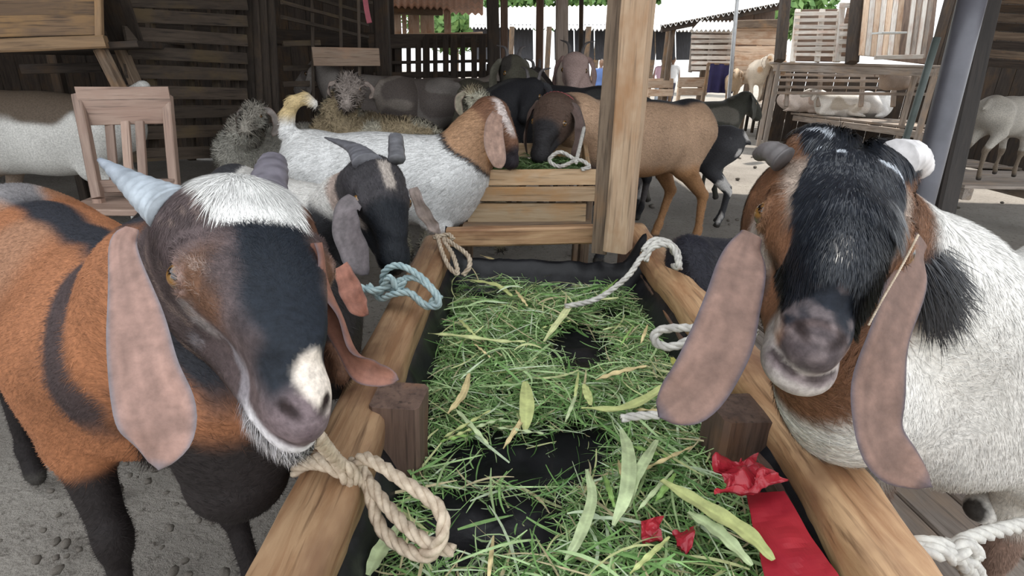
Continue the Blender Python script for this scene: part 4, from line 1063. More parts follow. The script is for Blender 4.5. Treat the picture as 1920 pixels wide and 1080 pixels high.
# ---- cut grass: thousands of blades piled unevenly, thin in a few hollows
def bare(P):
    x, y = toPx(P); o = np.zeros(len(x))
    for cx, cy, rx, ry, an in ((1085, 655, 62, 48, 0), (985, 868, 165, 52, .05), (985, 990, 80, 62, .2), (1020, 485, 200, 32, .12), (905, 560, 40, 14, 0), (860, 1000, 70, 90, .3), (1150, 590, 40, 14, 0), (1090, 820, 60, 22, 0), (700, 985, 45, 110, .2), (790, 800, 18, 60, 0)):
        c, s = math.cos(an), math.sin(an); dx, dy = x - cx, y - cy; q = ((dx * c + dy * s) / rx) ** 2 + ((dy * c - dx * s) / ry) ** 2
        o = np.maximum(o, sstep(1.35, .75, q))
    return o
def samp(n):
    y = RNG.uniform(.24, YE - .10, n); a, b = np.array([xin(v, -1) for v in y]) + .062, np.array([xin(v, 1) for v in y]) - .055
    x = a + (b - a) * RNG.random(n); P = np.stack([x, y, np.full(n, FLOORZ + .02)], 1)
    k = RNG.random(n) > bare(P) * .965; P = P[k]
    edge = np.minimum(P[:, 0] - np.array([xin(v, -1) for v in P[:, 1]]), np.array([xin(v, 1) for v in P[:, 1]]) - P[:, 0])
    dep = .05 * sstep(.05, .13, edge) * (1 - .85 * bare(P)) * (.45 + noise3(P, 7, 6))
    P[:, 2] = FLOORZ - .008 + RNG.random(len(P)) ** .6 * (dep + .012); return P
def blades(P, ln, wd, cols, S=4, droop=.5, tilt=.22, curl=.7):
    n = len(P); th = RNG.uniform(0, 2 * math.pi, n) + 0; h = RNG.normal(0, tilt, n)
    D = np.stack([np.cos(th), np.sin(th), h], 1); D /= np.linalg.norm(D, axis=1)[:, None]
    tw = RNG.normal(0, .7, n); Up = np.stack([np.zeros(n), np.zeros(n), np.ones(n)], 1)
    W_ = np.cross(D, Up); W_ /= np.linalg.norm(W_, axis=1)[:, None]; Nn = np.cross(W_, D)
    Wd = W_ * np.cos(tw)[:, None] + Nn * np.sin(tw)[:, None]
    bend = W_ * RNG.normal(0, curl, n)[:, None] + Nn * RNG.normal(-.1, droop, n)[:, None]
    rows = []; cur = P - D * (ln / 2)[:, None]; d = D - bend * .5
    for i in range(S + 1):
        f = math.sin(math.pi * (.12 + .84 * i / S)) ** .6
        rows += [cur - Wd * (wd * f / 2)[:, None], cur + Wd * (wd * f / 2)[:, None]]
        dd = d / np.linalg.norm(d, axis=1)[:, None]; cur = cur + dd * (ln / S)[:, None]; d = d + bend / S
    mm = 2 * (S + 1); V = np.stack(rows, 1).reshape(-1, 3); V[:, 2] = np.maximum(V[:, 2], FLOORZ - .018)
    o = (np.arange(n) * mm)[:, None]; Fq = np.concatenate([o + np.array([[2*i, 2*i+1, 2*i+3, 2*i+2]]) for i in range(S)])
    return V, Fq, np.repeat(cols, mm, 0)
PAL = np.array([[.17, .32, .10], [.25, .42, .15], [.38, .52, .25], [.10, .21, .06], [.50, .53, .26], [.48, .42, .25], [.52, .62, .42]])
P = samp(30000)[:17000]; n = len(P)
c = PAL[RNG.choice(7, n, p=[.24, .25, .18, .15, .07, .05, .06])] * RNG.uniform(.75, 1.25, (n, 1))
A_ = blades(P, RNG.uniform(.02, .085, n), RNG.uniform(.0012, .0035, n), c)
P = samp(3600)[:2300]; P[:, 2] += .012; n = len(P)
c = PAL[RNG.choice(7, n, p=[.12, .22, .27, .05, .12, .08, .14])] * RNG.uniform(.85, 1.2, (n, 1))
B_ = blades(P, RNG.uniform(.07, .17, n), RNG.uniform(.002, .006, n), c, S=6, curl=.6, droop=.35, tilt=.12)
GM = vcol('grass_blade', rough=.5, spec=.35, noise=60, amt=.2)
V = np.vstack([A_[0], B_[0]]); Fq = [A_[1], B_[1] + len(A_[0])]
gr = mobj('grass', V, Fq, GM, cols=np.vstack([A_[2], B_[2]])); tag(gr, 'cut green grass heaped on the black plastic in the trough', 'grass', kind='stuff')
# grass in the far trough
# ---- broad strips of leaf, each its own thing
LEAFM = vcol('broad_leaf', rough=.5, spec=.4, noise=50, amt=.2)
def leaf(pts, hw, col, label, h=.40, group=None, fold=.18):
    P = np.array([on(x, y, h + dz) for x, y, dz in pts]); n = 26; C = catmull(P, n); T = np.gradient(C, axis=0); T /= np.linalg.norm(T, axis=1)[:, None]
    Wd = np.cross(T, [0, 0, 1.]); Wd /= np.linalg.norm(Wd, axis=1)[:, None]; U = np.cross(Wd, T)
    u = np.linspace(0, 1, n); w_ = hw * np.clip(np.sin(math.pi * (.06 + .9 * u)), .02, 1) ** .7
    a = np.linspace(-1, 1, 7)
    V = C[:, None] + Wd[:, None] * (w_[:, None] * a)[..., None] + U[:, None] * (fold * w_[:, None] * np.abs(a) + .0015 * np.sin(u * 25)[:, None] * a)[..., None]
    V = V.reshape(-1, 3); c = np.array(col)[None] * (.8 + .35 * (np.abs(np.tile(a, n)) > .2))[:, None] * (.8 + .4 * noise3(V, 60, 2))[:, None]
    c[np.abs(np.tile(a, n)) < .1] = np.array(col) * 1.35
    g = grid_faces(n, 7); V2 = V - [0, 0, .0008]
    o = mobj('leaf', np.vstack([V, V2]), [g, g[:, ::-1] + len(V)], LEAFM, cols=np.vstack([c, c])); return tag(o, label, 'leaf', group)
YG, YT, PG = (.44, .48, .20), (.56, .46, .24), (.42, .50, .28)
leaf([(1165, 805, .01), (1178, 850, .02), (1175, 920, .02), (1150, 985, 0)], .0125, PG, 'pale green upright blade leaf below the bare plastic hollow', .41)
leaf([(1232, 825, .01), (1212, 860, .02), (1190, 900, .015), (1180, 950, .0)], .0095, PG, 'pale green leaf crossing right beside the upright blade leaf', .41)
leaf([(1240, 900, .02), (1320, 950, .02), (1400, 1000, .015), (1450, 1050, .01)], .016, YG, 'long yellow green leaf slanting towards the red plastic', .42)
leaf([(1290, 960, .02), (1350, 1000, .02), (1410, 1060, .01)], .012, PG, 'shorter pale leaf under the long slanting leaf', .41)
leaf([(985, 715, .0), (988, 760, .01), (985, 808, .0)], .015, YG, 'short broad yellow green leaf in the middle of the grass', .41)
leaf([(1020, 640, .01), (1050, 600, .015), (1080, 570, .01), (1160, 558, 0)], .010, (.55, .58, .30), 'bright bent leaf above the dark hollow', .41)
leaf([(1118, 712, .01), (1160, 698, .012), (1212, 686, .01)], .0075, YT, 'straw coloured strip right of the dark hollow', .41)
leaf([(1090, 765, .01), (1170, 765, .01), (1240, 730, .01), (1300, 690, .02)], .011, YG, 'long curved olive leaf ending under the brown ear', .41)
leaf([(800, 625, .0), (860, 630, .01), (940, 640, .01), (985, 640, 0)], .008, (.52, .56, .27), 'long light leaf lying across near the left rail', .41)
leaf([(880, 525, .01), (930, 535, .01), (960, 555, .0)], .012, YG, 'lime leaf close to the far left corner of the trough', .40)
leaf([(900, 478, .02), (950, 495, .01), (1005, 508, .0)], .008, YT, 'dry leaf lying furthest up the trough on bare plastic', .39)
leaf([(880, 700, .01), (868, 740, .01), (840, 775, .0)], .008, YT, 'brownish curled leaf right of the left stub post', .41)
leaf([(690, 1078, .0), (715, 1030, .01), (752, 980, .01)], .012, PG, 'pale leaf under the loose end of the beige rope', .38)
leaf([(1100, 880, .01), (1110, 935, .01), (1085, 1010, .01), (1060, 1050, 0)], .009, PG, 'narrow leaf curving down beside the second bare hollow', .40)
leaf([(1095, 720, .01), (1108, 760, .01)], .009, YG, 'small yellow leaf under the straw coloured strip', .41)
leaf([(1260, 670, .01), (1275, 700, .02), (1250, 730, .0)], .014, (.35, .36, .10), 'olive broad leaf near the white rope loop', .41)
leaf([(-12, 672, 0), (10, 668, .005), (34, 676, 0)], .012, (.5, .6, .12), 'yellow green scrap lying on the dirt at the left edge', .01)
for i in range(34):
    x0, y0 = random.uniform(850, 1250), random.uniform(540, 1050)
    if bare(on(x0, y0, .4)[None])[0] > .3: continue
    a = random.uniform(0, 6.28); l_ = random.uniform(30, 60) * (y0 / 700)
    leaf([(x0 - l_ * math.cos(a), y0 - l_ * math.sin(a) * .6, 0), (x0, y0, .012), (x0 + l_ * math.cos(a), y0 + l_ * math.sin(a) * .6, 0)], random.uniform(.003, .0055), random.choice([YG, PG, YT, (.22, .36, .10)]),
         'narrow leaf strip scattered on the cut grass', .405, 'leaf strips scattered on the grass')

# ---- red plastic in the near right corner
RED = plain('red_plastic', (.50, .035, .05), (.36, .02, .035), rough=.32, scale=9, bump=.3)
def crumple(corn, h, n, amp, label, name='plastic_sheet', f=35):
    c = [on(x, y, h + dz) for x, y, dz in corn]; u, v = np.meshgrid(np.linspace(0, 1, n), np.linspace(0, 1, n), indexing='ij'); u, v = u[..., None], v[..., None]
    P = (c[0] * (1-u) * (1-v) + c[1] * u * (1-v) + c[2] * u * v + c[3] * (1-u) * v).reshape(-1, 3)
    P[:, 2] += np.abs(noise3(P, f, 1) - .5) * amp * 2 + np.abs(noise3(P, f * 2.3, 4) - .5) * amp
    P[:, :2] += (np.stack([noise3(P, f, 8), noise3(P, f, 9)], 1) - .5) * amp
    g = grid_faces(n, n); o = mobj(name, np.vstack([P, P - [0, 0, .002]]), [g, g[:, ::-1] + n * n], RED, smooth=False); return tag(o, label, 'plastic')
crumple([(1330, 872, .02), (1420, 868, .03), (1470, 925, .03), (1350, 945, .0)], .42, 26, .03, 'crumpled red plastic sheet beside the right rail')
crumple([(1400, 930, .0), (1470, 925, .03), (1575, 1090, .03), (1440, 1110, .0)], .41, 22, .008, 'smooth red plastic strip running down to the near edge', f=12)
crumple([(1200, 985, .0), (1240, 975, .0), (1245, 1015, .0), (1210, 1025, .0)], .385, 10, .02, 'small red scrap half buried in the grass')
crumple([(1265, 1000, .0), (1305, 995, .0), (1300, 1035, .0), (1270, 1040, .0)], .385, 10, .02, 'second red scrap right of the small buried one')

# ---- crate trough behind
ct = thing('crate_trough', 'slatted pale wood crate trough where the white goat feeds', 'trough', at(985, 430, 2.48) * [1, 1, 0])
W('slat', 858, 333, 2.45, 1118, 332, 2.45, .066, .024, WPALE, ct, segs=3, jit=.0008); W('slat', 860, 364, 2.45, 1115, 364, 2.45, .060, .024, WPALE, ct, segs=3, jit=.0008)
W('slat', 877, 399, 2.49, 1098, 399, 2.49, .086, .022, wood('crate_inner', (.55, .42, .27), (.46, .33, .19), (.5, .3, .14)), ct, segs=3, jit=.0008)
for x0, x1 in ((864, 874), (1104, 1096)):
    W('slat', x0, 332, 2.47, x1, 280, 2.98, .06, .02, WPALE, ct)
W('slat', 872, 282, 3.0, 1100, 281, 3.0, .07, .02, WPALE, ct)
W('bottom_board', 870, 418, 2.5, 1106, 417, 2.5, .012, .5, WOLD, ct)
for x_, zz in ((870, 2.48), (1106, 2.48), (880, 2.95), (1092, 2.95)):
    q = at(x_, 340, zz); plank('leg', (q[0], q[1] + .02, 0), (q[0], q[1] + .02, q[2]), .045, .045, WOLD, ct, up=(1, 0, 0))
cc = (at(985, 330, 2.5) + at(985, 290, 2.95)) / 2
n = 1500; P = np.stack([RNG.uniform(cc[0] - .26, cc[0] + .26, n), RNG.uniform(cc[1] - .2, cc[1] + .22, n), cc[2] - .03 + RNG.uniform(0, .05, n)], 1)
def blades2(P, *a, **k):
    global FLOORZ; f0 = FLOORZ; FLOORZ = -1; r_ = blades(P, *a, **k); FLOORZ = f0; return r_
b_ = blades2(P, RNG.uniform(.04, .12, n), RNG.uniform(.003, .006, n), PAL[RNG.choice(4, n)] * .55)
tag(mobj('grass', b_[0], [b_[1]], GM, cols=b_[2]), 'dark green fodder inside the slatted crate trough', 'grass', kind='stuff')

# ---- ropes
RB = plain('rope_beige', (.62, .52, .40), (.44, .35, .26), rough=.85, scale=60, bump=.4)
RW = plain('rope_white', (.62, .60, .55), (.45, .43, .40), rough=.85, scale=60, bump=.4)
RT_ = plain('rope_teal', (.42, .52, .52), (.28, .38, .40), rough=.85, scale=60, bump=.4)
def A(*p): return [at(*q) for q in p]
rope('rope', [A((592, 815, .60), (620, 850, .72), (648, 885, .82), (660, 900, .83), (668, 872, .82), (690, 860, .80), (760, 905, .76), (820, 950, .74), (830, 1000, .73), (800, 1042, .74), (745, 1020, .78), (712, 985, .80), (695, 930, .82), (680, 880, .84), (655, 868, .85)),
              A((552, 885, .84), (575, 870, .825), (610, 872, .80), (645, 892, .80), (660, 925, .84), (655, 960, .88)),
              A((556, 880, .86), (590, 862, .82), (630, 866, .80), (655, 880, .80), (672, 905, .83)),
              A((690, 900, .83), (735, 960, .79), (790, 1010, .75), (850, 1035, .74))], .0095, RB, 'thick beige twisted rope knotted on the left rail below the goat muzzle')
rope('rope', [A((640, 515, 1.30), (668, 535, 1.34), (700, 545, 1.36), (730, 535, 1.36), (775, 520, 1.34), (812, 545, 1.30), (822, 572, 1.30), (795, 570, 1.32), (760, 545, 1.35), (722, 540, 1.38)),
              A((716, 538, 1.40), (722, 508, 1.36), (750, 498, 1.34), (790, 520, 1.32), (826, 560, 1.30)),
              A((700, 545, 1.40), (715, 560, 1.38), (735, 552, 1.35), (770, 550, 1.33), (800, 575, 1.32), (815, 560, 1.31)),
              A((690, 535, 1.36), (710, 550, 1.38), (730, 520, 1.34), (745, 540, 1.35), (760, 525, 1.34))], .0085, RT_, 'pale teal frayed rope bunched over the left rail')
rope('rope', [A((818, 435, 1.84), (828, 470, 1.78), (842, 500, 1.74), (858, 512, 1.72), (850, 480, 1.76), (832, 448, 1.82), (856, 462, 1.78), (878, 480, 1.74), (880, 500, 1.72), (868, 516, 1.72)),
              A((812, 446, 1.86), (840, 440, 1.86), (850, 448, 1.84))], .0075, RB, 'thin tan rope looped at the far end of the left rail')
rope('rope', [A((1060, 575, 1.62), (1120, 560, 1.60), (1175, 520, 1.60), (1205, 480, 1.62), (1235, 460, 1.62), (1262, 465, 1.62), (1272, 500, 1.60), (1262, 498, 1.66)),
              A((1205, 470, 1.62), (1225, 450, 1.64), (1255, 455, 1.66), (1262, 475, 1.68)), A((1210, 490, 1.62), (1222, 462, 1.62), (1245, 452, 1.64), (1270, 470, 1.68), (1275, 505, 1.66))], .0085, RW, 'grey white rope tied around the right rail near the tall post')
rope('rope', [A((1420, 625, 1.02), (1385, 618, 1.04), (1330, 616, 1.06), (1270, 615, 1.08), (1236, 620, 1.08), (1226, 635, 1.08), (1240, 648, 1.08), (1270, 648, 1.07), (1310, 628, 1.06), (1345, 618, 1.05))], .0085, RW, 'white twisted rope loop sticking out behind the brown ear')
rope('rope', [A((1165, 785, .98), (1195, 780, .98), (1235, 778, .98))], .0075, RW, 'short white rope end lying on the grass by the ear tip')
rope('rope', [A((1640, 1075, .80), (1680, 1035, .78), (1740, 1020, .77), (1795, 1035, .79), (1830, 1070, .83), (1835, 1110, .86)),
              A((1655, 1090, .80), (1690, 1050, .77), (1745, 1034, .76), (1800, 1052, .78), (1822, 1085, .82)),
              A((1770, 1020, .80), (1790, 1045, .77), (1808, 1025, .78), (1830, 1040, .80), (1800, 1060, .78)),
              A((1780, 1050, .79), (1800, 1020, .80), (1850, 1000, .84), (1930, 980, .90), (2000, 960, .96))], .0115, RW, 'thick white frayed rope knotted round the near end of the right rail')
rope('rope', [A((1722, 440, .58), (1690, 500, .575), (1655, 560, .565), (1628, 610, .56))], .0012, RB, 'thin straw cord along the cheek of the white goat')
rope('rope', [A((1095, 240, 2.80), (1086, 280, 2.55), (1080, 305, 2.42)), A((1080, 300, 2.46), (1050, 285, 2.46), (1030, 300, 2.48), (1050, 312, 2.46), (1085, 300, 2.44), (1105, 312, 2.42), (1090, 318, 2.42))], .009, RW, 'white rope tied on the corner of the crate trough')

# ---- wooden chair
wc = thing('chair', 'worn brown wooden chair with slatted back behind the brown goat', 'chair', at(240, 500, 2.45) * [1, 1, 0])
plank('backrest', at(150, 200, 2.34), at(322, 197, 2.46), .025, .150, WCHAIR, wc, segs=2, jit=.001)
for x0, y0, x1, y1, z in ((146, 178, 184, 372, 2.34), (313, 180, 330, 372, 2.46)):
    a, b = at(x0, y0, z), at(x1, y1, z - .02); d = (b - a) / (b - a)[2]
    plank('leg', b + d * (0 - b[2]) * .0 + (b - a) * .0, a, .034, .038, WCHAIR, wc, up=(1, 0, 0)); plank('leg', (b[0], b[1], 0), b, .034, .038, WCHAIR, wc, up=(1, 0, 0))
for x0, x1 in ((205, 215), (235, 243), (262, 269)):
    W('back_slat', x0, 228, 2.40, x1, 345, 2.38, .034, .015, WCHAIR, wc, up=(1, 0, 0))
plank('rail', at(172, 350, 2.33), at(328, 346, 2.44), .025, .05, WCHAIR, wc)
s_ = at(250, 372, 2.38); fdir = np.array([.25, -.95, 0]) * -1
plank('seat', s_ + [-.19, 0, -.02], s_ + [.19, .04, -.02], .38, .025, WCHAIR, wc)
for sx, sy in ((-.17, -.16), (.17, -.13)):
    plank('leg', (s_[0] + sx, s_[1] + sy, 0), (s_[0] + sx, s_[1] + sy, s_[2] - .03), .034, .034, WCHAIR, wc, up=(1, 0, 0))
# ================================================================== the other animals
def coat(base, patch=None, thr=.55, f=4, seed=1, head=None, legs=None, neck=None, belly=None, dorsal=None, hz=-.03):
    base = np.array(base)
    def fn(P, bl, hl):
        c = np.tile(base, (len(P), 1)) * (.82 + .36 * noise3(P, 12, seed))[:, None]
        n = nz(P, 12, .05, seed)
        if patch is not None: c = mixm(c, patch, sstep(thr, thr + .04, noise3(P, f, seed + 5)))
        if dorsal is not None: c = mixm(c, dorsal, sstep(.05, .02, np.abs(bl[:, 1]) + n * .4) * sstep(.6, .68, bl[:, 2]))
        if belly is not None: c = mixm(c, belly, sstep(.50, .44, bl[:, 2] + n) * (bl[:, 2] > .3))
        if neck is not None: c = mixm(c, neck, sstep(.27, .34, bl[:, 0] + (bl[:, 2] - .6) * .6 + n))
        if legs is not None: c = mixm(c, legs, sstep(.40, .32, bl[:, 2] + n))
        if head is not None and hl is not None: c = mixm(c, head, headmask(hl, n * .3))
        return c
    return fn
def body_at(px, py, h, z, f, sc):
    """body whose back (height .78*sc) is seen at a pixel at depth z"""
    q = at(px, py, z); return Body((q[0], q[1]), f, sc, ground=q[2] - .78 * sc if h is None else h)
def stdhead(b, dx=.50, z=.86, up=.0, down=-.45, yaw=0., sc=1.0, lying=False):
    dz = -.40 if lying else 0
    po = b.p(dx, 0, z + dz); f = b.f * math.cos(yaw) + b.l * math.sin(yaw); d = _n(f + np.array([0, 0, down]))
    return HeadFrame(po, po + d * .27 * b.s * sc, up=(0, 0, 1))

# grey black goat with horns, third along the left rail
hC = HeadFrame(at(706, 300, 1.54), at(762, 462, 1.36), right=at(672, 372, 1.42), left=at(776, 360, 1.52), wf=1.05)
bC = Body((-.80, 1.98), (.62, -.50), .86)
def colC(P, bl, hl):
    c = coat((.70, .68, .64), (.05, .05, .055), .56, 3.2, 3)(P, bl, hl)
    x, y, z = hl.T; n = nz(P, 20, .03, 3)
    c = mixm(c, (.48, .38, .33), sstep(.13, .11, segd(hl, (.0, 0, -.06), (.15, 0, -.08)) + n))
    hc = np.tile(np.array([.045, .042, .046]), (len(P), 1)) * (.6 + .8 * noise3(P, 40, 3))[:, None]
    hc = mixm(hc, (.40, .35, .31), sstep(.016, .008, np.abs(y - .006) + n * .5) * sstep(.02, .04, x) * sstep(.13, .10, x))
    hc = mixm(hc, (.50, .42, .37), sstep(.012, .006, np.abs(z + .078)) * sstep(.06, .09, x) * sstep(.2, .16, x))
    hc = mixm(hc, (.012, .014, .018), sstep(.13, .16, x)); hc = mixm(hc, (.20, .17, .17), sstep(-.095, -.10, z) * sstep(.2, .23, x))
    hm = headmask(hl, n * .3); return c * (1 - hm[:, None]) + hc * hm[:, None]
gC, VC, QC, cC = goat('goat', 'black faced goat with grey horns behind the front brown goat', bC, hC, colC, res=.007, roman=.6, fine=True, ears=False, neck=dict(r0=.12, r1=.075))
ear(gC, [at(668, 372, 1.46), at(650, 400, 1.44), at(656, 440, 1.41), at(672, 480, 1.38), at(690, 515, 1.36)], [.020, .036, .044, .042, .018], [_n([-.2, -1, .1])] * 2, (.15, .13, .135), (.09, .08, .085), cup=.2)
ear(gC, [at(776, 352, 1.54), at(792, 390, 1.56), at(812, 420, 1.58), at(826, 438, 1.58)], [.015, .022, .020, .008], [_n([-.5, -1, .1])] * 2, (.42, .34, .31), (.3, .25, .23), cup=.3)
horn(gC, [at(690, 305, 1.50), at(664, 278, 1.56), at(610, 258, 1.64)], .042, .004, (.13, .13, .145), (.10, .10, .11), rings=9, k=14, sq=.6)
horn(gC, [at(744, 300, 1.52), at(743, 276, 1.56), at(742, 256, 1.59)], .023, .020, (.12, .12, .13), rings=3, k=8, sq=.7)
def dirC(P, Nn):
    hl = hC.loc(P); hw = sstep(-.06, -.01, hl[:, 0])[:, None]; return np.tile(-bC.f + np.array([0, 0, -.6]), (len(P), 1)) * (1 - hw) + (-hC.X)[None] * hw
fur('fur', gC, VC, QC, cC, 30000, .016, .0016, dirC, lift=.3)

# white goat feeding at the crate
bD = Body((-.53, 2.50), (1, -.10), .98)
hD = HeadFrame(at(930, 192, 2.40), at(980, 296, 2.34), up=(0, 0, 1), wf=1.05)
tl = [at(*q) for q in ((563, 262, 2.45), (540, 250, 2.42), (538, 218, 2.40), (550, 192, 2.38), (572, 184, 2.38), (588, 194, 2.38))]
exD = [RC(tl[i], tl[i+1], .034 - .003 * i, .031 - .003 * i, .02) for i in range(5)]
def colD(P, bl, hl):
    c = np.tile(np.array([.74, .74, .73]), (len(P), 1)) * (.9 + .15 * noise3(P, 8))[:, None]; n = nz(P, 14, .04, 2)
    c = mixm(c, (.55, .42, .22), sstep(-.25, -.32, bl[:, 0]) * sstep(.80, .86, bl[:, 2]))
    c = mixm(c, (.45, .37, .33), sstep(.44, .36, bl[:, 2] + n))
    dh = np.linalg.norm(P - hD.p(.05, 0, -.05), axis=1)
    c = mixm(c, (.03, .028, .03), sstep(.265, .245, dh + n) * sstep(.22, .235, dh + n)); c = mixm(c, (.44, .26, .15), sstep(.24, .225, dh + n))
    x, y, z = hl.T
    hm = headmask(hl, n * .3); hc = np.tile(np.array([.20, .10, .06]), (len(P), 1)); hc = mixm(hc, (.50, .24, .10), sstep(.08, .11, x) * sstep(-.06, -.075, z))
    hc = mixm(hc, (.72, .62, .58), sstep(.022, .012, np.abs(y) + n * .5) * sstep(-.03, 0, x) * sstep(.2, .15, x) * sstep(-.05, -.03, z)); hc = mixm(hc, (.03, .025, .03), sstep(.2, .24, x))
    return c * (1 - hm[:, None]) + hc * hm[:, None]
gD, VD, QD, cD = goat('goat', 'white goat with brown neck and curled cream tail feeding at the crate', bD, hD, colD, res=.010, roman=1.0, ears=False, extra=exD, tail=((-.42, 0, .72), (-.44, 0, .72)),
    neck=dict(r0=.13, r1=.085), feet={'fr': (.46, -.16), 'fl': (.20, .08), 'hr': (-.38, -.09)}, fat=1.08)
ear(gD, [at(932, 214, 2.31), at(926, 235, 2.28), at(926, 268, 2.26), at(934, 300, 2.26), at(940, 316, 2.27)], [.022, .036, .042, .034, .012], [_n([.2, -1, .1])] * 2, (.34, .22, .17), (.25, .17, .14), cup=.2)
eye(gD, hD, -1)
fur('fur', gD, VD, QD, cD, 24000, .022, .0022, lambda P, Nn: np.tile(np.array([[-1, 0, -.6]]), (len(P), 1)), lift=.25, jit=.2)
co = bpy.data.objects

# brown goat right of the crate, head down towards it
bE = Body((at(1205, 250, 3.35)[0], at(1205, 250, 3.35)[1]), (-.80, -.52), 1.16)
hE = HeadFrame(at(1040, 182, 2.80), at(1002, 275, 2.62), up=(0, 0, 1), wf=1.1)
def colE(P, bl, hl):
    c = np.tile(np.array([.44, .29, .19]), (len(P), 1)) * (.8 + .4 * noise3(P, 7))[:, None]; n = nz(P, 12, .05, 2)
    c = mixm(c, (.36, .19, .09), sstep(.50, .42, bl[:, 2] + n)); c = mixm(c, (.03, .032, .038), sstep(.07, .04, np.abs(bl[:, 1]) + n * .5) * sstep(.62, .70, bl[:, 2]) * sstep(.45, .35, bl[:, 0]))
    c = mixm(c, (.03, .03, .036), sstep(.56, .48, bl[:, 2] + n) * sstep(.14, .2, bl[:, 0])); 
    x, y, z = hl.T; hm = headmask(hl, n * .3); hc = np.tile(np.array([.10, .065, .05]), (len(P), 1)); hc = mixm(hc, (.03, .028, .03), sstep(.12, .16, x))  # head coloured dark to stand for the shadow it is in
    return c * (1 - hm[:, None]) + hc * hm[:, None]
gE, VE, QE, cE = goat('goat', 'tan goat with black back stripe standing behind the tall post', bE, hE, colE, res=.011, roman=.8, neck=dict(r0=.135, r1=.088), cin=(.12, .08, .07), rim=(.08, .06, .05),
    feet={'hl': (-.40, .10), 'hr': (-.30, -.10)}, tail=((-.42, 0, .70), (-.46, 0, .60)))
fur('fur', gE, VE, QE, cE, 20000, .02, .0024, lambda P, Nn: np.tile(np.array([[1, .5, -.6]]), (len(P), 1)), lift=.25, jit=.2)
rope('collar', [[hE.p(.02 + .0 * a, 0, -.08) + (hE.Y * math.cos(a) + hE.Z * math.sin(a)) * .098 - hE.X * .06 for a in np.linspace(0, 2 * math.pi, 14)]], .008, plain('collar_red', (.28, .07, .07), rough=.8), 'dull red rope collar on the tan goat by the crate', cat='collar')
bF = Body((at(1270, 330, 4.3)[0], at(1270, 330, 4.3)[1]), (-.9, .3), .92)
goat('goat', 'black and white speckled goat half hidden behind the tan goat', bF, stdhead(bF), coat((.05, .05, .055), (.6, .58, .56), .60, 9, 2), res=.014, horns=.10)
# black goat lying behind the right rail
hG = HeadFrame(at(1318, 455, 1.74), at(1345, 600, 1.64), right=at(1285, 510, 1.66), left=at(1360, 510, 1.78), wf=1.25)
bG = Body((at(1360, 520, 2.15)[0] + .3, at(1360, 520, 2.15)[1] + .2), (-.5, -.8), .62)
gG, VG, QG, cG = goat('goat', 'small black kid behind the right rail next to the rope', bG, hG, coat((.022, .022, .030), (.06, .05, .055), .6, 12, 2), res=.009, ears=False, eyes=False)
fur('fur', gG, VG, QG, cG, 16000, .02, .0022, lambda P, Nn: np.tile(np.array([[.3, .5, -1.]]), (len(P), 1)), lift=.35, jit=.4)
# dark goat standing in front of the brown one, between head and rail
hJ = HeadFrame(at(668, 480, 1.10), at(700, 640, 1.0), right=at(640, 540, 1.0), left=at(720, 530, 1.1), wf=1.0)
bJ = Body((-.75, 1.48), (.75, -.42), .82)
gJ, VJ, QJ, cJ = goat('goat', 'dark red brown goat squeezed between the brown goat and left rail', bJ, HeadFrame(at(628, 570, 1.06), at(640, 700, .98), up=(0, 0, 1)), coat((.018, .015, .015), (.10, .05, .03), .66, 6, 4), res=.009, ears=False, eyes=False, extra=[RC(at(600, 560, 1.12), at(622, 700, 1.10), .075, .05, .05)])
fur('fur', gJ, VJ, QJ, cJ, 14000, .02, .0014, lambda P, Nn: np.tile(np.array([[.1, .2, -1.]]), (len(P), 1)), lift=.3, jit=.3)
ear(gJ, [at(640, 500, 1.02), at(655, 535, 1.0), at(672, 570, .98), at(690, 590, .97)], [.014, .020, .020, .008], [_n([.1, -1, .2])] * 2, (.30, .13, .09), (.2, .1, .08))

# sheep and goats at the back left
WOOL = (.50, .47, .40)
def woolly(n): return None
def sheep(*a, wool=1.0, **k):
    g, V, Q, c = goat('sheep', *a, **k)
    fur('wool', g, V, Q, c, 12000, .034 * wool, .0045, lambda P, Nn: RNG.normal(0, 1, P.shape), lift=.9, jit=.5, S=3)
bS1 = body_at(505, 205, None, 3.55, (-.55, -.85), .80)
sheep( 'dirty white sheep standing with lowered head by the dark plank panel', Body(bS1.C, bS1.f, .82), HeadFrame(at(478, 195, 3.2), at(452, 232, 3.05), up=(0, 0, 1), wf=1.2), coat((.50, .48, .42), (.38, .35, .30), .5, 8, 3), res=.014, cin=(.3, .27, .25), cat='sheep', fat=1.1)
bS2 = Body((at(700, 205, 3.35)[0], at(700, 205, 3.35)[1]), (-.92, .25), .92)
sheep( 'woolly cream sheep looking at the camera beyond the white goat', bS2, HeadFrame(at(656, 142, 3.15), at(645, 182, 2.98), up=(0, 0, 1), wf=1.25), coat((.50, .46, .36), (.38, .30, .19), .5, 7, 6, head=(.33, .28, .25)), res=.012, fat=1.25, cin=(.3, .25, .22), cat='sheep', ear_kw=dict(L=.10, wd=.022), rough=True,
     extra=[EL(bS2.p(.05 * i - .3, .10 * math.sin(i * 2.3), .74 + .02 * math.sin(i)), (.07, .07, .05), k=.05) for i in range(13)])
bS3 = Body((at(860, 212, 3.2)[0], at(860, 212, 3.2)[1]), (.95, .3), .85)
sheep( 'cream sheep with raised head behind the brown necked goat', bS3, HeadFrame(at(885, 165, 3.25), at(925, 190, 3.15), up=(0, 0, 1), wf=1.3), coat((.52, .49, .38), (.36, .30, .20), .55, 8, 2), res=.012, fat=1.2, cin=(.3, .27, .2), cat='sheep', rough=True)
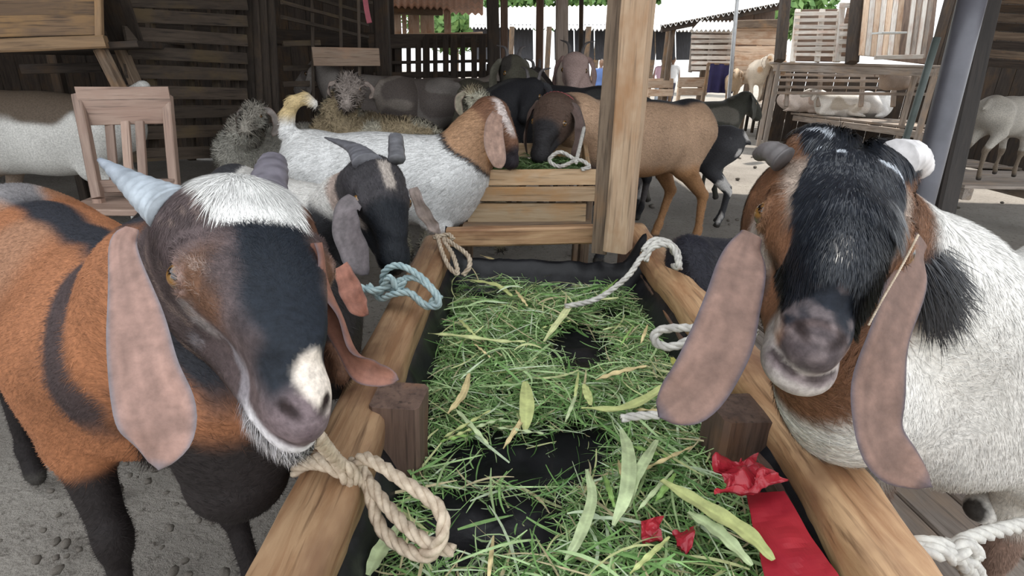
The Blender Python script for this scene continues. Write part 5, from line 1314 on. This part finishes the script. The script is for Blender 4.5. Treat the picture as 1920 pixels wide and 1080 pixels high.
for (px, py, z, f, sc, c, p_, lab) in (
    (735, 142, 4.4, (-.9, .2), .80, (.20, .18, .165), (.13, .11, .10), 'dull grey goat with its back beneath the pale brown board'),
    (835, 140, 4.5, (.8, .5), .78, (.22, .19, .165), (.12, .10, .09), 'grey brown goat facing the picket fence'),
    (900, 130, 4.9, (.7, -.6), .82, (.04, .035, .033), (.07, .06, .05), 'black goat in the shade close to the blackened post'),
    (945, 140, 4.1, (.6, -.7), .98, (.09, .085, .065), (.05, .045, .04), 'dark olive goat rearing its head near the centre posts'),
    (1035, 160, 3.9, (-.9, -.4), 1.02, (.022, .022, .025), (.05, .05, .05), 'glossy black goat behind the tan goat head'),
    (1110, 175, 4.2, (-.7, .5), .90, (.03, .03, .033), (.10, .09, .09), 'black backed goat between grey post and tall post'),
    (1300, 190, 4.9, (.9, .3), .80, (.05, .05, .04), (.14, .13, .11), 'dark shaggy goat behind the tan goat rump'),
    ):
    q = at(px, py, z); sc = min(1.22, q[2] / .78); b = Body(q, f, sc)
    hd = {945: HeadFrame(at(962, 105, 3.95), at(985, 165, 3.75), up=(0, 0, 1), wf=1.1), 1035: HeadFrame(at(1000, 148, 3.7), at(975, 210, 3.55), up=(0, 0, 1), wf=1.1)}.get(px) or stdhead(b, down=-.7)
    goat('goat', lab, b, hd, coat(c, p_, .55, 6, px), res=.017, cin=tuple(x * 1.2 for x in c), rim=c, horns=.12 if px in (900, 1035, 945) else None)
bK = Body((at(1085, 130, 4.6)[0], at(1085, 130, 4.6)[1]), (.2, -.9), 1.0)
goat('goat', 'pinkish white faced goat with dark horned crown left of the tall post', bK, HeadFrame(at(1080, 100, 4.4), at(1072, 160, 4.2), up=(0, 0, 1), wf=1.2), coat((.40, .30, .27), (.2, .14, .12), .6, 8, 4, head=(.45, .33, .30)), res=.016, cin=(.3, .2, .18), horns=.16)
# far left goat with brown saddle
bL = Body((at(60, 155, 2.9)[0], at(60, 155, 2.9)[1]), (-1, -.05), 1.0)
def colL(P, bl, hl):
    c = np.tile(np.array([.56, .55, .52]), (len(P), 1)) * (.85 + .3 * noise3(P, 8))[:, None]; n = nz(P, 10, .08, 5)
    c = mixm(c, (.10, .075, .055), sstep(.64, .69, bl[:, 2] + n) * sstep(-.34, -.28, bl[:, 0]) * sstep(.26, .2, bl[:, 0])); return mixm(c, (.36, .28, .22), sstep(.5, .42, bl[:, 2] + n) * sstep(.15, .2, bl[:, 0]))
bL = Body((at(60, 155, 2.9)[0], at(60, 155, 2.9)[1]), (-1, -.05), 1.08)
gL = goat('goat', 'white goat with dark brown saddle patch beyond the wooden chair', bL, stdhead(bL), colL, res=.012, fat=1.05, tail=((-.42, 0, .76), (-.50, 0, .82)), tailr=.045)
# yard goats on the right
for (px, py, z, f, sc, c, p_, lab) in (
    (1408, 112, 9.2, (.25, -1), .95, (.72, .62, .50), (.55, .35, .2), 'cream goat standing in the sun by the dark blue cloth'),
    (1378, 136, 9.0, (-.3, -1), .70, (.45, .33, .22), (.3, .2, .12), 'small tan kid beside the cream goat in the sun'),
    ):
    b = body_at(px, py, None, z, f, sc)
    b.C[2] = 0.0 if b.C[2] < .3 else b.C[2]
    goat('goat', lab, b, stdhead(b, down=-.6), coat(c, p_, .6, 6, px), res=.026, cin=c)
for (px, py, z, f, sc, c, p_, lab) in (
    (1500, 205, 9.2, (.8, -.3), .75, (.58, .50, .45), (.4, .3, .25), 'pinkish goat lying at the left end of the platform'),
    (1578, 212, 8.6, (-.8, .3), .80, (.72, .70, .66), (.5, .45, .38), 'white goat lying curled with a brown neighbour behind'),
    (1642, 214, 8.3, (.8, .4), .92, (.74, .73, .71), (.6, .58, .55), 'largest white goat resting upright on the platform'),
    (1610, 188, 9.2, (-.9, .2), .80, (.30, .19, .12), (.2, .12, .08), 'brown goat lying behind the white ones on the platform'),
    ):
    q = on(px, py + 6, .50); b = Body(q, f, sc * 1.22, ground=.495)
    goat('goat', lab, b, stdhead(b, dx=.46, z=.84, lying=True, down=-.3), coat(c, p_, .62, 5, px), res=.022, lying=True, cin=c)
for (px, py, z, f, sc, h_, c, lab) in ((1700, 92, 8.4, (-.9, -.2), .7, .95, (.34, .27, .22), 'grey brown kid lying on the upper shelf by the upright boards'),):
    q = at(px, py, z); b = Body(q, f, sc, ground=.95); goat('goat', lab, b, stdhead(b, dx=.46, z=.84, lying=True, down=-.2), coat(c, None), res=.026, lying=True, cin=c)
# goat standing on the pallets at the right edge
q = at(1935, 84, 4.3); bM = Body(q, (.8, .4), .80, ground=.36)
goat('goat', 'greyish white goat on the pallets cut by the right picture edge', bM, stdhead(bM), coat((.46, .43, .38), (.2, .16, .12), .62, 5, 3), res=.016)
pallet(np.array([bM.C[0] - .45, bM.C[1] - .35, 0]), (1.3, .1, 0), (0, .8, 0), .235, WGREY, 'wooden pallet under the greyish white goat', n=6)
# far people in the sunny yard
def person(px, z, hgt, shirt, pants, label, walk=.1):
    q = at(px, 150, z); g = np.array([q[0], q[1], 0]); s = hgt / 1.7; U = np.array([0, 0, 1.])
    def p(x, y, h): return g + s * np.array([x, y, h])
    pr = [RC(p(-.09, 0, .86), p(-.11, -walk, .46), .085 * s, .06 * s), RC(p(-.11, -walk, .46), p(-.11, -walk * .6, .06), .055 * s, .04 * s), RC(p(.09, 0, .86), p(.11, walk, .46), .085 * s, .06 * s), RC(p(.11, walk, .46), p(.11, walk * 1.3, .06), .055 * s, .04 * s),
          EL(p(-.11, -walk * .6 - .05, .035), (.045 * s, .12 * s, .035 * s)), EL(p(.11, walk * 1.3 - .05, .035), (.045 * s, .12 * s, .035 * s)),
          EL(p(0, 0, .95), (.16 * s, .11 * s, .14 * s)), EL(p(0, 0, 1.20), (.18 * s, .11 * s, .24 * s)), RC(p(-.15, 0, 1.37), p(.15, 0, 1.37), .065 * s, .065 * s), RC(p(0, 0, 1.38), p(0, 0, 1.50), .05 * s, .048 * s, .02),
          EL(p(0, -.01, 1.60), (.075 * s, .09 * s, .11 * s), k=.015), EL(p(0, -.10, 1.59), (.012 * s, .02 * s, .018 * s), k=.01)]
    for sx in (-1, 1):
        pr += [RC(p(sx * .20, 0, 1.36), p(sx * .25, .02, 1.10), .05 * s, .04 * s, .02), RC(p(sx * .25, .02, 1.10), p(sx * .22, -.12, .88), .038 * s, .028 * s, .02), EL(p(sx * .215, -.15, .82), (.03 * s, .035 * s, .06 * s), k=.015)]
    V, Q = skin(pr, .02, g - [.6, .6, .02], g + [.6, .6, 1.9]); h = (V[:, 2]) / s
    c = np.tile(np.array([.30, .18, .12]), (len(V), 1)); c = mixm(c, shirt, sstep(.88, .9, h) * sstep(1.46, 1.44, h) * (np.abs(V[:, 0] - g[0]) < .235 * s)); c = mixm(c, pants, sstep(.08, .1, h) * sstep(.92, .9, h) * (np.abs(V[:, 0] - g[0]) < .19 * s))
    c = mixm(c, (.02, .018, .016), sstep(1.62, 1.66, h + (V[:, 1] - g[1]) / s * .6))
    t = thing('person', label, 'person', g); mobj('body', V, [Q], vcol('skin_cloth', noise=5, amt=.1), t, cols=c)
person(1240, 15.5, 1.45, (.75, .5, .6), (.5, .55, .6), 'person in a pink top standing far off beyond the trough yard')
person(1258, 16.5, 1.5, (.85, .85, .85), (.10, .10, .14), 'person in a white shirt next to the one in pink')
person(1150, 14.5, 1.35, (.8, .82, .85), (.05, .06, .1), 'person in pale clothes left of the tall post far away')
person(1125, 13.5, 1.3, (.12, .2, .45), (.85, .85, .85), 'person in a blue top near the sunlit ground')
# near goat leg and muzzle reaching in at the lower right corner
pr = [RC(at(2010, 840, 1.15), at(1905, 900, 1.10), .060, .040, .03), RC(at(1905, 900, 1.10), at(1850, 948, 1.06), .038, .026, .03), EL(at(1845, 955, 1.05), (.034, .03, .026), k=.02), RC(at(2010, 840, 1.15), at(2100, 700, 1.3), .07, .11, .05),
      RC(at(1975, 700, 1.45), at(1905, 800, 1.42), .075, .050, .03), RC(at(1905, 800, 1.42), at(1888, 872, 1.44), .045, .032, .03), RC(at(1975, 700, 1.45), at(2150, 640, 1.5), .1, .14, .1), EL(at(2250, 620, 1.6), (.28, .2, .2), k=.15), RC(at(2100, 700, 1.3), at(2200, 640, 1.5), .1, .15, .08),
      ]
V, Q = skin(pr, .008, np.array([.6, .3, 0]), np.array([2.7, 2.4, 1.2]))
x_, y_ = toPx(V); c = np.tile(np.array([.42, .32, .29]), (len(V), 1)) * (.8 + .4 * noise3(V, 14))[:, None]
dd = np.linalg.norm(V - at(1845, 955, 1.05), axis=1); c = mixm(c, (.66, .64, .60), sstep(.06, .03, dd)); c = mixm(c, (.05, .045, .04), sstep(.028, .02, np.linalg.norm(V - at(1822, 958, 1.04), axis=1)))
t = thing('goat', 'goat outside the frame whose pinkish brown folded leg lies by the white rope', 'goat', (V[:, 0].mean(), V[:, 1].mean(), 0)); mobj('body', V, [Q], FUR, t, cols=c)
